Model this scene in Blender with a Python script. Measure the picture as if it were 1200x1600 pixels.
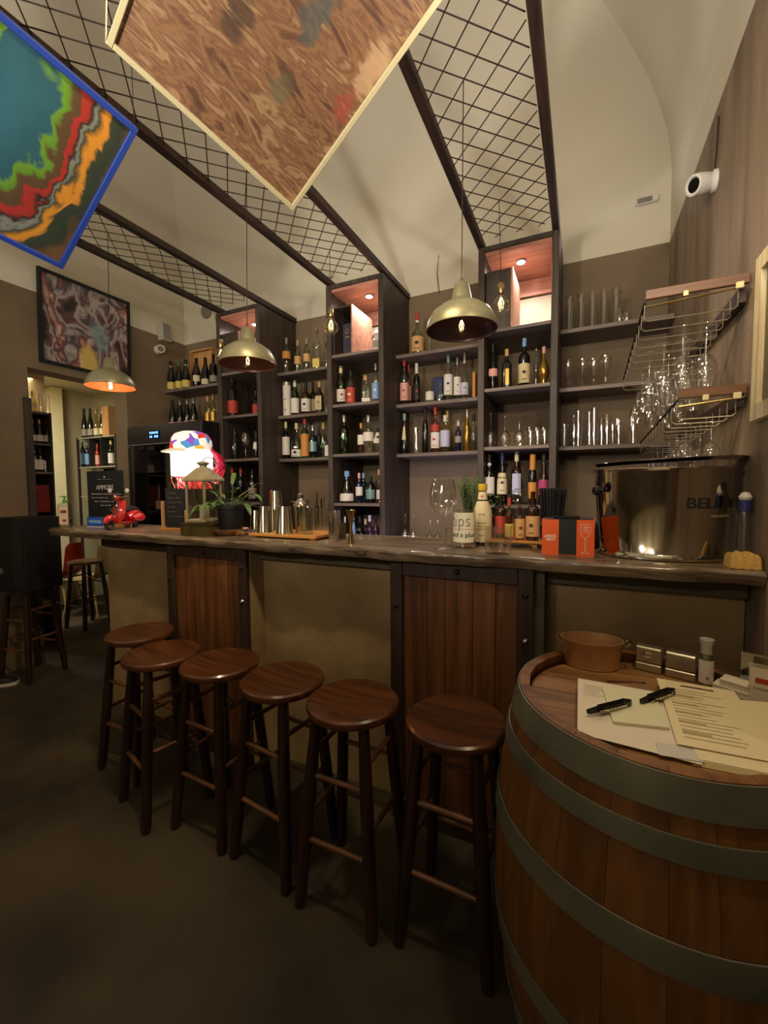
import bpy, bmesh, math, random
from mathutils import Vector, Matrix
random.seed(7)
for o in list(bpy.data.objects): bpy.data.objects.remove(o)
S = bpy.context.scene
COL = S.collection
PI = math.pi

# ---------------------------------------------------------------- camera
FPX, CX, CY, H = 661.0, 600.0, 800.0, 1.5
RM = ((0.905, 0.0177, -0.4249), (0.4250, -0.0547, 0.9035), (-0.0073, -0.9983, -0.0570))
_r0 = Vector(RM[0]).normalized()
_r1 = Vector(RM[1]); _r1 = (_r1 - _r0 * _r1.dot(_r0)).normalized()
_r2 = _r1.cross(_r0).normalized()
if _r2.y > 0: _r2 = -_r2
R3 = Matrix((_r0, _r1, _r2))                       # world = R3 @ (right, down, forward)
cam_d = bpy.data.cameras.new('camera'); cam = bpy.data.objects.new('camera', cam_d); COL.objects.link(cam)
cr, cdn, cf = R3.col[0], R3.col[1], R3.col[2]
cam.matrix_world = Matrix(((cr[0], -cdn[0], -cf[0], 0), (cr[1], -cdn[1], -cf[1], 0), (cr[2], -cdn[2], -cf[2], H), (0, 0, 0, 1)))
cam_d.sensor_fit = 'VERTICAL'; cam_d.sensor_height = 32.0; cam_d.lens = FPX / 1600 * 32.0
cam_d.clip_start = .02
S.camera = cam

# ---------------------------------------------------------------- world, light, exposure
W = bpy.data.worlds.new('world'); S.world = W; W.use_nodes = True
W.node_tree.nodes['Background'].inputs[0].default_value = (1, .85, .6, 1)
W.node_tree.nodes['Background'].inputs[1].default_value = .004
S.view_settings.view_transform = 'Standard'; S.view_settings.look = 'None'
S.view_settings.exposure = 0.0; S.cycles.transparent_max_bounces = 32; S.view_settings.gamma = 1; S.view_settings.use_curve_mapping = False

def light(name, kind, loc, energy, color, size=.1, target=None, spot=None, blend=.5, size_y=None):
    d = bpy.data.lights.new(name, kind); o = bpy.data.objects.new(name, d); COL.objects.link(o)
    o.location = loc; d.energy = energy; d.color = color
    if kind == 'AREA':
        d.size = size
        if size_y: d.shape = 'RECTANGLE'; d.size_y = size_y
    else: d.shadow_soft_size = size
    if spot: d.spot_size = spot; d.spot_blend = blend
    if target is not None:
        o.rotation_euler = (Vector(target) - Vector(loc)).to_track_quat('-Z', 'Y').to_euler()
    return o
WARM = (1, .80, .50)
# uplights of the room wash the vault, a track of downlights hangs over the stools
UP = (1, .94, .84)
light('vault_uplight', 'AREA', (-1.0, -0.6, 2.1), 44, UP, .12, (-1.3, 1.2, 5))
light('vault_uplight', 'AREA', (-3.7, 0.2, 2.3), 17, UP, .3, (-2.8, 1.5, 5))
light('vault_uplight', 'AREA', (0.3, 0.9, 2.45), 15, UP, .09, (-.4, 2.5, 5))
light('shelf_uplight', 'AREA', (0.1, 3.38, 3.22), 1.3, UP, .2, (-.3, 2.0, 5))
light('shelf_uplight', 'AREA', (-1.05, 3.38, 3.22), 1.3, UP, .2, (-1.0, 2.0, 5))
light('shelf_uplight', 'AREA', (-2.3, 3.38, 3.22), 1.1, UP, .2, (-2.1, 2.0, 5))
light('track_light', 'AREA', (-.85, 0.93, 3.05), 36, WARM, .7, (-.85, 1.25, 0), size_y=.06)
light('shelf_fill_spot', 'SPOT', (-.6, -1.7, 2.7), 150, (1, .88, .72), .25, (-.7, 3.4, 2.35), spot=math.radians(46), blend=.5)  # added fill aimed at the shelves from behind the camera, no lamp known there
light('shelf_fill_spot', 'SPOT', (-2.4, -1.5, 2.7), 130, (1, .88, .72), .25, (-3.0, 3.4, 2.35), spot=math.radians(46), blend=.5)  # second added shelf fill, for the left half
light('unseen_room_light', 'AREA', (-.9, -1.7, 2.6), 1.2, (1, .86, .66), .6, (-.9, 1.7, 1.0))  # added soft fill from behind the camera
light('unseen_room_light', 'AREA', (0.35, 0.98, 2.75), 8, WARM, .10, (.3, 1.15, .9))
light('unseen_room_light', 'AREA', (-3.3, -1.2, 2.5), 1.8, (1, .86, .66), .5, (-3.4, 3.0, 1.8))  # added weak fill toward the left side
light('front_wall_fill', 'AREA', (-1.2, -1.5, 2.9), 14, (1, .88, .70), .8, (-1.0, -2.6, 1.4))  # added to brighten the unseen front wall that the steel mirrors
light('back_room_lamp', 'AREA', (-5.2, 2.2, 2.6), 42, (1, .94, .72), .4, (-5.3, 2.6, 0))
light('back_bar_lamp', 'AREA', (-.95, 2.75, 1.0), 4.2, (.76, .70, 1), .9, (-.95, 3.5, 1.5), size_y=.15)

# ---------------------------------------------------------------- pixel helpers: a ray of the measured view met with a real plane
def ray(x, y): return R3 @ Vector((x - CX, y - CY, FPX))
def onY(x, y, Y): r = ray(x, y); return r * (Y / r.y) + Vector((0, 0, H))
def onX(x, y, X): r = ray(x, y); return r * (X / r.x) + Vector((0, 0, H))
def rwid(px, w, py, Y):
    """radius of an upright round thing standing at depth Y that looks w pixels wide"""
    r = ray(px, py); return (onY(px + w / 2, py, Y) - onY(px - w / 2, py, Y)).length / 2 * r.y / math.hypot(r.x, r.y)
def onZ(x, y, Z): r = ray(x, y); return r * ((Z - H) / r.z) + Vector((0, 0, H))

# ---------------------------------------------------------------- materials
MC = {}
def _new(name):
    m = bpy.data.materials.new(name); m.use_nodes = True; nt = m.node_tree
    return m, nt, nt.nodes['Principled BSDF']
def mat(name, col, rough=.6, metal=0, var=0, scale=8, stretch=(1, 1, 1), col2=None, bump=0, bscale=None, emit=None, estr=0, trans=0, spec=.5, detail=4, lo=.35, hi=.65, coat=0):
    if name in MC: return MC[name]
    m, nt, b = _new(name); N, L = nt.nodes, nt.links
    b.inputs['Base Color'].default_value = (*col, 1); b.inputs['Roughness'].default_value = rough
    b.inputs['Metallic'].default_value = metal; b.inputs['Specular IOR Level'].default_value = spec
    b.inputs['Transmission Weight'].default_value = trans; b.inputs['Coat Weight'].default_value = coat
    b.inputs['Coat Roughness'].default_value = .15
    if emit: b.inputs['Emission Color'].default_value = (*emit, 1); b.inputs['Emission Strength'].default_value = estr
    if var or col2 or bump:
        tc = N.new('ShaderNodeTexCoord'); mp = N.new('ShaderNodeMapping'); L.new(tc.outputs['Object'], mp.inputs[0])
        mp.inputs['Scale'].default_value = stretch
        if col2 or var:
            nz = N.new('ShaderNodeTexNoise'); nz.inputs['Scale'].default_value = scale; nz.inputs['Detail'].default_value = detail
            L.new(mp.outputs[0], nz.inputs[0])
            rp = N.new('ShaderNodeValToRGB'); L.new(nz.outputs[0], rp.inputs[0])
            c2 = col2 or tuple(c * (1 - var) for c in col)
            rp.color_ramp.elements[0].position = lo; rp.color_ramp.elements[1].position = hi
            rp.color_ramp.elements[0].color = (*c2, 1); rp.color_ramp.elements[1].color = (*col, 1)
            L.new(rp.outputs[0], b.inputs['Base Color'])
        if bump:
            n2 = N.new('ShaderNodeTexNoise'); n2.inputs['Scale'].default_value = bscale or scale; n2.inputs['Detail'].default_value = 5
            L.new(mp.outputs[0], n2.inputs[0]); bp = N.new('ShaderNodeBump'); bp.inputs['Strength'].default_value = bump
            bp.inputs['Distance'].default_value = .01
            L.new(n2.outputs[0], bp.inputs['Height']); L.new(bp.outputs[0], b.inputs['Normal'])
    MC[name] = m; return m
def wood(name, c1, c2, rough=.4, along='Z', scale=6, bump=.15, coat=0):
    st = {'X': (.12, 1.6, 1.6), 'Y': (1.6, .12, 1.6), 'Z': (1.6, 1.6, .12)}[along]
    if name in MC: return MC[name]
    m, nt, b = _new(name); N, L = nt.nodes, nt.links
    tc = N.new('ShaderNodeTexCoord'); mp = N.new('ShaderNodeMapping'); mp.inputs['Scale'].default_value = st
    oi = N.new('ShaderNodeObjectInfo'); ad = N.new('ShaderNodeVectorMath'); ad.operation = 'ADD'
    mul = N.new('ShaderNodeMath'); mul.operation = 'MULTIPLY'; mul.inputs[1].default_value = 17
    L.new(oi.outputs['Random'], mul.inputs[0]); L.new(tc.outputs['Object'], ad.inputs[0]); L.new(mul.outputs[0], ad.inputs[1])
    L.new(ad.outputs[0], mp.inputs[0])
    nz = N.new('ShaderNodeTexNoise'); nz.inputs['Scale'].default_value = scale * 3; nz.inputs['Detail'].default_value = 6; nz.inputs['Distortion'].default_value = .6
    L.new(mp.outputs[0], nz.inputs[0]); rp = N.new('ShaderNodeValToRGB'); L.new(nz.outputs[0], rp.inputs[0])
    rp.color_ramp.elements[0].position = .32; rp.color_ramp.elements[1].position = .68
    rp.color_ramp.elements[0].color = (*c2, 1); rp.color_ramp.elements[1].color = (*c1, 1)
    hs = N.new('ShaderNodeHueSaturation'); mr = N.new('ShaderNodeMapRange'); mr.inputs[3].default_value = .86; mr.inputs[4].default_value = 1.14
    L.new(oi.outputs['Random'], mr.inputs[0]); L.new(mr.outputs[0], hs.inputs['Value']); L.new(rp.outputs[0], hs.inputs['Color'])
    L.new(hs.outputs[0], b.inputs['Base Color']); b.inputs['Roughness'].default_value = rough
    b.inputs['Coat Weight'].default_value = coat; b.inputs['Coat Roughness'].default_value = .12
    bp = N.new('ShaderNodeBump'); bp.inputs['Strength'].default_value = bump; bp.inputs['Distance'].default_value = .005
    L.new(nz.outputs[0], bp.inputs['Height']); L.new(bp.outputs[0], b.inputs['Normal'])
    MC[name] = m; return m
def glass(name, tint=(.985, .985, .98), base=.085, rough=.02):
    """thin clear glass: tinted see-through skin with a Fresnel reflection"""
    if name in MC: return MC[name]
    m = bpy.data.materials.new(name); m.use_nodes = True; nt = m.node_tree; N, L = nt.nodes, nt.links
    N.remove(N['Principled BSDF']); out = N['Material Output']
    t = N.new('ShaderNodeBsdfTransparent'); t.inputs[0].default_value = (*tint, 1)
    g = N.new('ShaderNodeBsdfGlossy'); g.inputs['Roughness'].default_value = rough; g.inputs[0].default_value = (1, 1, 1, 1)
    fr = N.new('ShaderNodeFresnel'); ge = N.new('ShaderNodeNewGeometry'); mr = N.new('ShaderNodeMapRange')   # same reflection on both faces of the skin
    mr.inputs[3].default_value = 1.5; mr.inputs[4].default_value = 1 / 1.5; L.new(ge.outputs['Backfacing'], mr.inputs[0]); L.new(mr.outputs[0], fr.inputs[0])
    ma = N.new('ShaderNodeMath'); ma.operation = 'MULTIPLY_ADD'; ma.inputs[1].default_value = 1.0; ma.inputs[2].default_value = base; ma.use_clamp = True
    mx = N.new('ShaderNodeMixShader'); L.new(fr.outputs[0], ma.inputs[0]); L.new(ma.outputs[0], mx.inputs[0])
    L.new(t.outputs[0], mx.inputs[1]); L.new(g.outputs[0], mx.inputs[2]); L.new(mx.outputs[0], out.inputs[0])
    MC[name] = m; return m
def srgb(r, g, b):
    f = lambda v: (v / 255 / 12.92) if v / 255 <= .04045 else ((v / 255 + .055) / 1.055) ** 2.4
    return (f(r), f(g), f(b))

PLASTER = mat('brown_plaster', srgb(128, 108, 82), .85, var=.25, scale=2.2, bump=.3, bscale=18)
PLASTER_R = mat('streaked_brown_plaster', srgb(142, 120, 96), .7, col2=srgb(104, 86, 66), scale=3, stretch=(1, 2.2, .35), bump=.25, bscale=14)
STONE = mat('brown_wall_plaster', srgb(132, 112, 88), .85, var=.3, scale=1.6, bump=.3, bscale=12)
WHITEP = mat('off_white_plaster', srgb(214, 206, 184), .9, var=.06, scale=1.2, bump=.12, bscale=6)
BARP = mat('beige_bar_plaster', srgb(168, 142, 100), .85, col2=srgb(138, 112, 76), scale=3.5, bump=.25, bscale=30, lo=.3, hi=.7)
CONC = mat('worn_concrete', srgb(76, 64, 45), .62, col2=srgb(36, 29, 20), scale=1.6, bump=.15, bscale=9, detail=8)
DARKWOOD = wood('dark_stained_timber', srgb(74, 60, 50), srgb(46, 37, 31), .55, 'Z')
DARKWOODX = wood('dark_stained_board', srgb(126, 110, 100), srgb(92, 79, 72), .5, 'X')
BEAM = wood('dark_beam_timber', srgb(70, 48, 36), srgb(34, 24, 20), .6, 'Y')
PINKWOOD = wood('reddish_board', srgb(206, 150, 126), srgb(176, 118, 94), .5, 'X')
STOOLW = wood('dark_red_brown_varnish', srgb(104, 58, 28), srgb(60, 30, 14), .28, 'X', coat=.5)
LEGW = wood('dark_leg_varnish', srgb(52, 28, 18), srgb(28, 15, 10), .35, 'Z', coat=.3)
RUNGW = wood('worn_rung_wood', srgb(120, 76, 44), srgb(70, 40, 22), .35, 'X', coat=.3)
PLANK = wood('brown_pine_plank', srgb(128, 80, 44), srgb(76, 44, 22), .5, 'Z', scale=5)
STILE = wood('dark_stile_timber', srgb(62, 40, 26), srgb(36, 24, 16), .6, 'Z')
TOPW = wood('grey_brown_live_edge', srgb(146, 124, 98), srgb(62, 48, 37), .34, 'X', scale=7, bump=.5, coat=.4)
OAK = wood('oak_stave', srgb(138, 92, 46), srgb(96, 60, 28), .5, 'Z', scale=4)
OAKTOP = wood('oak_head_board', srgb(160, 114, 64), srgb(104, 70, 38), .5, 'X', scale=4)
HOOP = mat('grey_galvanised_hoop', srgb(128, 128, 110), .5, metal=.3, col2=srgb(92, 94, 80), scale=6, lo=.3, hi=.7)
IRON = mat('dark_iron', srgb(48, 38, 34), .6, metal=.6)
STEEL = mat('polished_steel', srgb(200, 195, 180), .12, metal=1)
CHROME = mat('bright_chrome', srgb(220, 215, 205), .08, metal=1)
BRASS = mat('brass', srgb(196, 170, 116), .25, metal=1)
COPPER = mat('copper_sheet', srgb(214, 176, 132), .34, metal=.6, col2=srgb(184, 142, 102), scale=9)
BLACK = mat('matt_black', srgb(14, 13, 13), .6)
BLACKG = mat('black_gloss', srgb(12, 12, 12), .2)
CLEAR = glass('clear_glass')
CLEARE = glass('clear_bottle_glass', (.86, .9, .86), .06)
CREAM = mat('cream_paint', srgb(214, 200, 150), .7, var=.1, scale=20)
WHITE = mat('white_plastic', srgb(205, 200, 190), .5)
PAPER = mat('cream_paper', srgb(232, 216, 172), .8)
PAPERW = mat('pale_paper', srgb(226, 214, 190), .8)
INK = mat('black_ink', srgb(25, 22, 20), .8)
FAINT = mat('faint_print', srgb(176, 158, 118), .8)
CHALK = mat('chalk', srgb(190, 186, 176), .9)
GREEN = mat('leaf_green', srgb(86, 116, 52), .5, var=.3, scale=12)
GREEN2 = mat('rosemary_green', srgb(92, 116, 70), .6, var=.3, scale=12)
BAMBOO = wood('bamboo_board', srgb(206, 146, 72), srgb(176, 114, 48), .4, 'X')
REBAR = mat('rusty_steel_bar', srgb(60, 46, 38), .7, metal=.4)
FIL = mat('dim_filament', (1, .8, .4), emit=(1, .72, .3), estr=6)

# ---------------------------------------------------------------- mesh helpers
class MB:
    def __init__(s): s.v = []; s.f = []; s.sm = []
    def add(s, vs, fs, smooth=False, M=None):
        k = len(s.v)
        for v in vs: s.v.append(tuple(M @ Vector(v)) if M else tuple(v))
        for f in fs: s.f.append(tuple(i + k for i in f)); s.sm.append(smooth)
        return s
    def box(s, c, d, rz=0, M=None, bev=0):
        x, y, z = d[0] / 2, d[1] / 2, d[2] / 2
        if bev:
            b = min(bev, x * .9, y * .9, z * .9); vs = []
            pts = []
            for sx in (-1, 1):
                for sy in (-1, 1):
                    for sz in (-1, 1):
                        k = len(vs)
                        vs += [(sx * x, sy * (y - b), sz * (z - b)), (sx * (x - b), sy * y, sz * (z - b)), (sx * (x - b), sy * (y - b), sz * z)]
            bm = bmesh.new()
            for v in vs: bm.verts.new(v)
            r = bmesh.ops.convex_hull(bm, input=bm.verts); bmesh.ops.dissolve_limit(bm, angle_limit=.01, verts=bm.verts, edges=bm.edges)
            bm.verts.index_update(); vs = [v.co.copy() for v in bm.verts]; fs = [tuple(v.index for v in f.verts) for f in bm.faces]; bm.free()
        else:
            vs = [(a, b_, c_) for a in (-x, x) for b_ in (-y, y) for c_ in (-z, z)]
            fs = [(0, 1, 3, 2), (4, 6, 7, 5), (0, 4, 5, 1), (2, 3, 7, 6), (0, 2, 6, 4), (1, 5, 7, 3)]
        T = Matrix.Translation(c) @ Matrix.Rotation(rz, 4, 'Z')
        return s.add(vs, fs, False, (M @ T) if M else T)
    def tube(s, a, b, r1, r2=None, n=10, caps=True, M=None):
        a, b = Vector(a), Vector(b); r2 = r1 if r2 is None else r2
        q = (b - a).to_track_quat('Z', 'Y'); vs = []
        for p, r in ((a, r1), (b, r2)):
            for i in range(n): vs.append(p + q @ Vector((r * math.cos(2 * PI * i / n), r * math.sin(2 * PI * i / n), 0)))
        fs = [(i, (i + 1) % n, n + (i + 1) % n, n + i) for i in range(n)]
        s.add(vs, fs, True, M)
        if caps: s.f.append(tuple(len(s.v) - 2 * n + i for i in reversed(range(n)))); s.sm.append(False); s.f.append(tuple(len(s.v) - n + i for i in range(n))); s.sm.append(False)
        return s
    def path(s, pts, r, n=8, M=None):
        pts = [Vector(p) for p in pts]; k = len(s.v); m = len(pts)
        for i, p in enumerate(pts):
            t = (pts[min(i + 1, m - 1)] - pts[max(i - 1, 0)]).normalized(); q = t.to_track_quat('Z', 'Y')
            rr = r[i] if isinstance(r, (list, tuple)) else r
            for j in range(n):
                v = p + q @ Vector((rr * math.cos(2 * PI * j / n), rr * math.sin(2 * PI * j / n), 0)); s.v.append(tuple(M @ v if M else v))
        for i in range(m - 1):
            for j in range(n): s.f.append((k + i * n + j, k + i * n + (j + 1) % n, k + (i + 1) * n + (j + 1) % n, k + (i + 1) * n + j)); s.sm.append(True)
        s.f.append(tuple(k + j for j in reversed(range(n)))); s.sm.append(False)
        s.f.append(tuple(k + (m - 1) * n + j for j in range(n))); s.sm.append(False)
        return s
    def lathe(s, prof, n=24, M=None, sq=0, sx=1, sy=1, a0=0, a1=None):
        """prof: (r, z) or (r, z, squareness)"""
        k = len(s.v); full = a1 is None; cols = n if full else n + 1; idx = []
        for p in prof:
            r, z = p[0], p[1]; q = p[2] if len(p) > 2 else sq; ring = []
            if r < 1e-6: v = Vector((0, 0, z)); s.v.append(tuple(M @ v if M else v)); ring = [len(s.v) - 1] * cols
            else:
                for i in range(cols):
                    a = (2 * PI * i / n + (PI / n if q else 0)) if full else a0 + (a1 - a0) * i / n
                    rr = r
                    if q: rr = r / (max(abs(math.cos(a)), abs(math.sin(a))) ** q)
                    v = Vector((rr * math.cos(a) * sx, rr * math.sin(a) * sy, z)); s.v.append(tuple(M @ v if M else v)); ring.append(len(s.v) - 1)
            idx.append(ring)
        for i in range(len(prof) - 1):
            for j in range(n if full else n):
                j2 = (j + 1) % cols
                f = []
                for t in (idx[i][j], idx[i][j2], idx[i + 1][j2], idx[i + 1][j]):
                    if t not in f: f.append(t)
                if len(f) > 2: s.f.append(tuple(f)); s.sm.append(True)
        return s
    def build(s, name, m, parent=None, loc=None, rz=0, ang=35):
        me = bpy.data.meshes.new(name); me.from_pydata([tuple(v) for v in s.v], [], s.f)
        for p, q in zip(me.polygons, s.sm): p.use_smooth = q
        bm = bmesh.new(); bm.from_mesh(me); bmesh.ops.recalc_face_normals(bm, faces=bm.faces); bm.to_mesh(me); bm.free()
        if any(s.sm): me.set_sharp_from_angle(angle=math.radians(ang))
        if m: me.materials.append(m)
        o = bpy.data.objects.new(name, me); COL.objects.link(o)
        if parent: o.parent = parent
        if loc is not None: o.location = loc
        o.rotation_euler.z = rz
        return o
def tag(o, label, cat, group=None):
    o['label'] = label; o['category'] = cat
    if group: o['group'] = group
    return o
def thing(name, label, cat, loc=(0, 0, 0), rz=0, group=None):
    o = bpy.data.objects.new(name, None); COL.objects.link(o); o.empty_display_size = .05
    o.location = loc; o.rotation_euler.z = rz
    return tag(o, label, cat, group)
def struct(o): o['kind'] = 'structure'; return o
def box(name, m, c, d, parent=None, rz=0, bev=0): return MB().box(c, d, rz, None, bev).build(name, m, parent)
def copy_tree(o, parent=None):
    c = o.copy(); COL.objects.link(c); c.parent = parent
    for ch in list(o.children): copy_tree(ch, c)
    return c
def text(s, size, m, parent, M, name='lettering', ext=.0004, align='CENTER', bold=0, sx=1):
    cu = bpy.data.curves.new('lettering', 'FONT'); cu.body = s; cu.size = size; cu.extrude = ext; cu.align_x = align; cu.align_y = 'CENTER'; cu.offset = bold; cu.resolution_u = 3
    t = bpy.data.objects.new('t', cu); COL.objects.link(t)
    bpy.context.view_layer.update()
    me = bpy.data.meshes.new_from_object(t.evaluated_get(bpy.context.evaluated_depsgraph_get()))
    bpy.data.objects.remove(t); me.transform(M @ Matrix.Diagonal((sx, 1, 1, 1))); me.materials.clear(); me.materials.append(m)
    o = bpy.data.objects.new(name, me); COL.objects.link(o); o.parent = parent; return o
def face_mat(p, nrm, up=(0, 0, 1)):
    """matrix whose local XY plane faces nrm at point p, text upright"""
    n = Vector(nrm).normalized(); u = Vector(up); x = u.cross(n).normalized(); y = n.cross(x)
    return Matrix(((x.x, y.x, n.x, p[0]), (x.y, y.y, n.y, p[1]), (x.z, y.z, n.z, p[2]), (0, 0, 0, 1)))

# ================================================================ SETTING
XL, XR, YB, ZC = -4.26, .515, 3.6, 3.19
YF = -2.6
ORD = ['first', 'second', 'third', 'fourth', 'fifth', 'sixth', 'seventh', 'eighth', 'ninth', 'tenth']
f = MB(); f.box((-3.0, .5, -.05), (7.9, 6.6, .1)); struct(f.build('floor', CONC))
# a poured joint across the floor
jp = [onZ(x, y, .002) for x, y in ((30, 1050), (75, 1028), (120, 1012), (150, 1000))]
struct(box('wall_back', STONE, ((XL + XR) / 2, YB + .1, ZC / 2), (XR - XL + .6, .2, ZC)))
struct(box('wall_back_upper', WHITEP, ((XL + XR) / 2, YB + .1, 3.42), (XR - XL + .6, .2, .46)))
struct(box('wall_right', PLASTER_R, (XR + .1, (YB + 1.66) / 2, ZC / 2), (.2, YB - 1.66, ZC)))
struct(box('wall_right', PLASTER_R, (XR + .1, (1.66 + YF) / 2, (ZC + 1.23) / 2), (.2, 1.66 - YF, ZC - 1.23)))
struct(box('wall_right', PLASTER_R, (.75, (1.66 + YF) / 2, .615), (.2, 1.66 - YF, 1.23)))
struct(box('wall_right_upper', WHITEP, (XR + .1, (YB + YF) / 2, 3.42), (.2, YB - YF, .46)))
O0, O1, OZ = 2.01, 2.865, 2.54
struct(box('wall_left', PLASTER, (XL - .10, (O0 + YF) / 2, ZC / 2), (.2, O0 - YF, ZC)))
struct(box('wall_left', PLASTER, (XL - .10, (O1 + YB + .2) / 2, ZC / 2), (.2, YB + .2 - O1, ZC)))
struct(box('wall_left', PLASTER, (XL - .10, (O0 + O1) / 2, (OZ + ZC) / 2), (.2, O1 - O0, ZC - OZ)))
struct(box('wall_left_upper', WHITEP, (XL - .10, (YB + YF) / 2, 3.42), (.2, YB - YF, .46)))
struct(box('wall_front', mat('cream_plaster', srgb(196, 180, 146), .85, var=.1, scale=2), ((XL + XR) / 2, YF - .1, 1.9), (XR - XL + .9, .2, 3.8)))
for i, x in enumerate((-3.4, -2.3, -1.0, -.1)): struct(box('trim_%d' % (i + 2), mat('pale_reflector', srgb(216, 206, 176), .7), (x, YF + .02, 1.4), (.5, .04, 2.4)))  # unseen pale panels, added only to be reflected in the steel bucket
# small room seen through the opening
GREYW = mat('greenish_grey_paint', srgb(176, 168, 138), .85, var=.08, scale=3)
struct(box('wall_left_of_back_room', GREYW, (-6.34, 2.1, 1.45), (.2, 3.2, 2.9)))
struct(box('wall_back_of_back_room', GREYW, (-5.46, 3.8, 1.45), (1.96, .2, 2.9)))
struct(box('wall_front_of_back_room', GREYW, (-5.46, .6, 1.45), (1.96, .2, 2.9)))
struct(box('ceiling_of_back_room', WHITEP, (-5.46, 2.2, 2.87), (2.0, 3.4, .1)))
# vault
def vault():
    a = 2.385; hh = 1.5; zb = 3.64; n = 18
    D = [a * (1 - math.cos(PI / 2 * i / n)) for i in range(n + 1)]
    xs = [XL + d for d in D] + [XR - d for d in reversed(D[:-1])]
    ys = [YF + d for d in D] + [YB - d for d in reversed(D)]
    m = MB(); vs = []
    for y in ys:
        for x in xs:
            d = min(x - XL, XR - x, y - YF, YB - y, a); vs.append((x, y, zb + hh * math.sqrt(max(0, 1 - (1 - d / a) ** 2))))
    nx = len(xs); fs = []
    for j in range(len(ys) - 1):
        for i in range(nx - 1):
            q = [j * nx + i, j * nx + i + 1, (j + 1) * nx + i + 1, (j + 1) * nx + i]
            cx = (xs[i] + xs[i + 1]) / 2 - (XL + XR) / 2; cy = (ys[j] + ys[j + 1]) / 2 - (YB + YF) / 2
            if cx * cy > 0: fs += [(q[0], q[1], q[2]), (q[0], q[2], q[3])]
            else: fs += [(q[0], q[1], q[3]), (q[1], q[2], q[3])]
    m.add(vs, fs, True); return m.build('ceiling', WHITEP, ang=28)
struct(vault())

# ================================================================ SHELVES
ZS = [2.60, 2.195, 1.785, 1.375, .965]
YC = 3.05
COLS = {'C1': (-.692, -.166), 'C2': (-1.955, -1.43), 'C3': (-3.19, -2.665)}
CN = {'C1': 'right', 'C2': 'middle', 'C3': 'left'}
def shelf_column(key, lab):
    x0, x1 = COLS[key]; t = thing('shelf_column', lab, 'shelving', ((x0 + x1) / 2, (YC + YB) / 2, 0), group='tall dark shelf columns')
    w, d = x1 - x0, YB - YC - .005; th = .045
    for sx in (-1, 1): box('side_panel', DARKWOOD, (sx * (w / 2 - th / 2), 0, 3.165 / 2), (th, d, 3.165), t, bev=.003)
    for z in ZS: box('shelf', DARKWOODX, (0, .004, z - .012), (w - 2 * th, d - .008, .024), t, bev=.002)
    box('shelf', DARKWOODX, (0, .004, .12), (w - 2 * th, d - .008, .03), t)
    tb = box('top_board', PINKWOOD, (0, .01, 3.125), (w - 2 * th, d - .02, .025), t)
    box('top_rail', DARKWOOD, (0, -d / 2 + .012, 3.15), (w - 2 * th, .022, .03), t)
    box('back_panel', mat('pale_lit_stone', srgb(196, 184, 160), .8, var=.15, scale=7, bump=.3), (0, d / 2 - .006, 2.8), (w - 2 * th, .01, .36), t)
    box('back_rail', PINKWOOD, (0, d / 2 - .02, 3.05), (w - 2 * th, .03, .12), t)
    # recessed ceiling spot
    px = {'C1': (814, 408), 'C2': (577, 462), 'C3': (388, 498)}[key]; p = onZ(*px, 3.11); p.y = min(p.y, 3.35)
    if key == 'C3': p = Vector((-2.93, 3.3, 3.11))
    lx, ly = p.x - t.location.x, p.y - t.location.y
    sp = MB().lathe([(.0, 0), (.034, 0), (.036, .006), (.028, .010), (.0, .010)], 20, Matrix.Translation((lx, ly, 3.100))).build('spotlight', mat('spot_trim', srgb(200, 195, 190), .4), t)
    MB().lathe([(0, -.002), (.024, -.0015), (.026, .002), (0, .002)], 16, Matrix.Translation((lx, ly, 3.099))).build('lit_lens', mat('lit_spot_lens', (1, 1, 1), emit=(1, .86, .82), estr=90), sp)
    l = light('shelf_spot', 'SPOT', (p.x, p.y, 3.09), {'C1': 28, 'C2': 24, 'C3': 22}[key], (1, .85, .78), .015, (p.x, p.y, 0), spot=math.radians(165), blend=.6)
    return t
shelf_column('C1', 'tall dark wooden shelf column, rightmost of the three, with lit top box')
shelf_column('C2', 'tall dark wooden shelf column in the middle, with lit top box')
shelf_column('C3', 'tall dark wooden shelf column, leftmost, behind the small brass-coloured pendant lamp')
NICHES = {'N12': (-1.43, -.692, 'between the middle and right shelf columns'), 'N23': (-2.665, -1.955, 'between the left and middle shelf columns'),
          'R': (-.166, XR - .004, 'right of the right shelf column'), 'L': (XL + .004, -3.19, 'above the wine fridge')}
SN = ['top', 'second', 'third', 'fourth', 'fifth']
for k, (x0, x1, nm) in NICHES.items():
    for i in range(2 if k == 'L' else 3):
        z = ZS[i]
        o = box('shelf_board', DARKWOODX, (0, 0, -.014), (x1 - x0 - .002, YB - 3.29 - .004, .028), None, bev=.002)
        o.location = ((x0 + x1) / 2, (YB + 3.29) / 2, z)
        tag(o, 'dark wooden shelf board %s, %s one' % (nm, SN[i]), 'shelf', 'shelf boards fixed to the back wall')
# work counter behind the bar
t = thing('back_counter', 'low dark work counter against the back wall behind the bar', 'counter', (0, 0, 0))
for x0, x1 in ((-2.66, -1.96), (-1.425, -.697), (-.161, XR - .005)):
    box('counter_top', mat('steel_worktop', srgb(90, 86, 88), .4, metal=.6), ((x0 + x1) / 2, 3.32, 1.0), (x1 - x0, .55, .03), t)
    box('counter_body', BLACK, ((x0 + x1) / 2, 3.34, .49), (x1 - x0, .5, .98), t)

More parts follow.
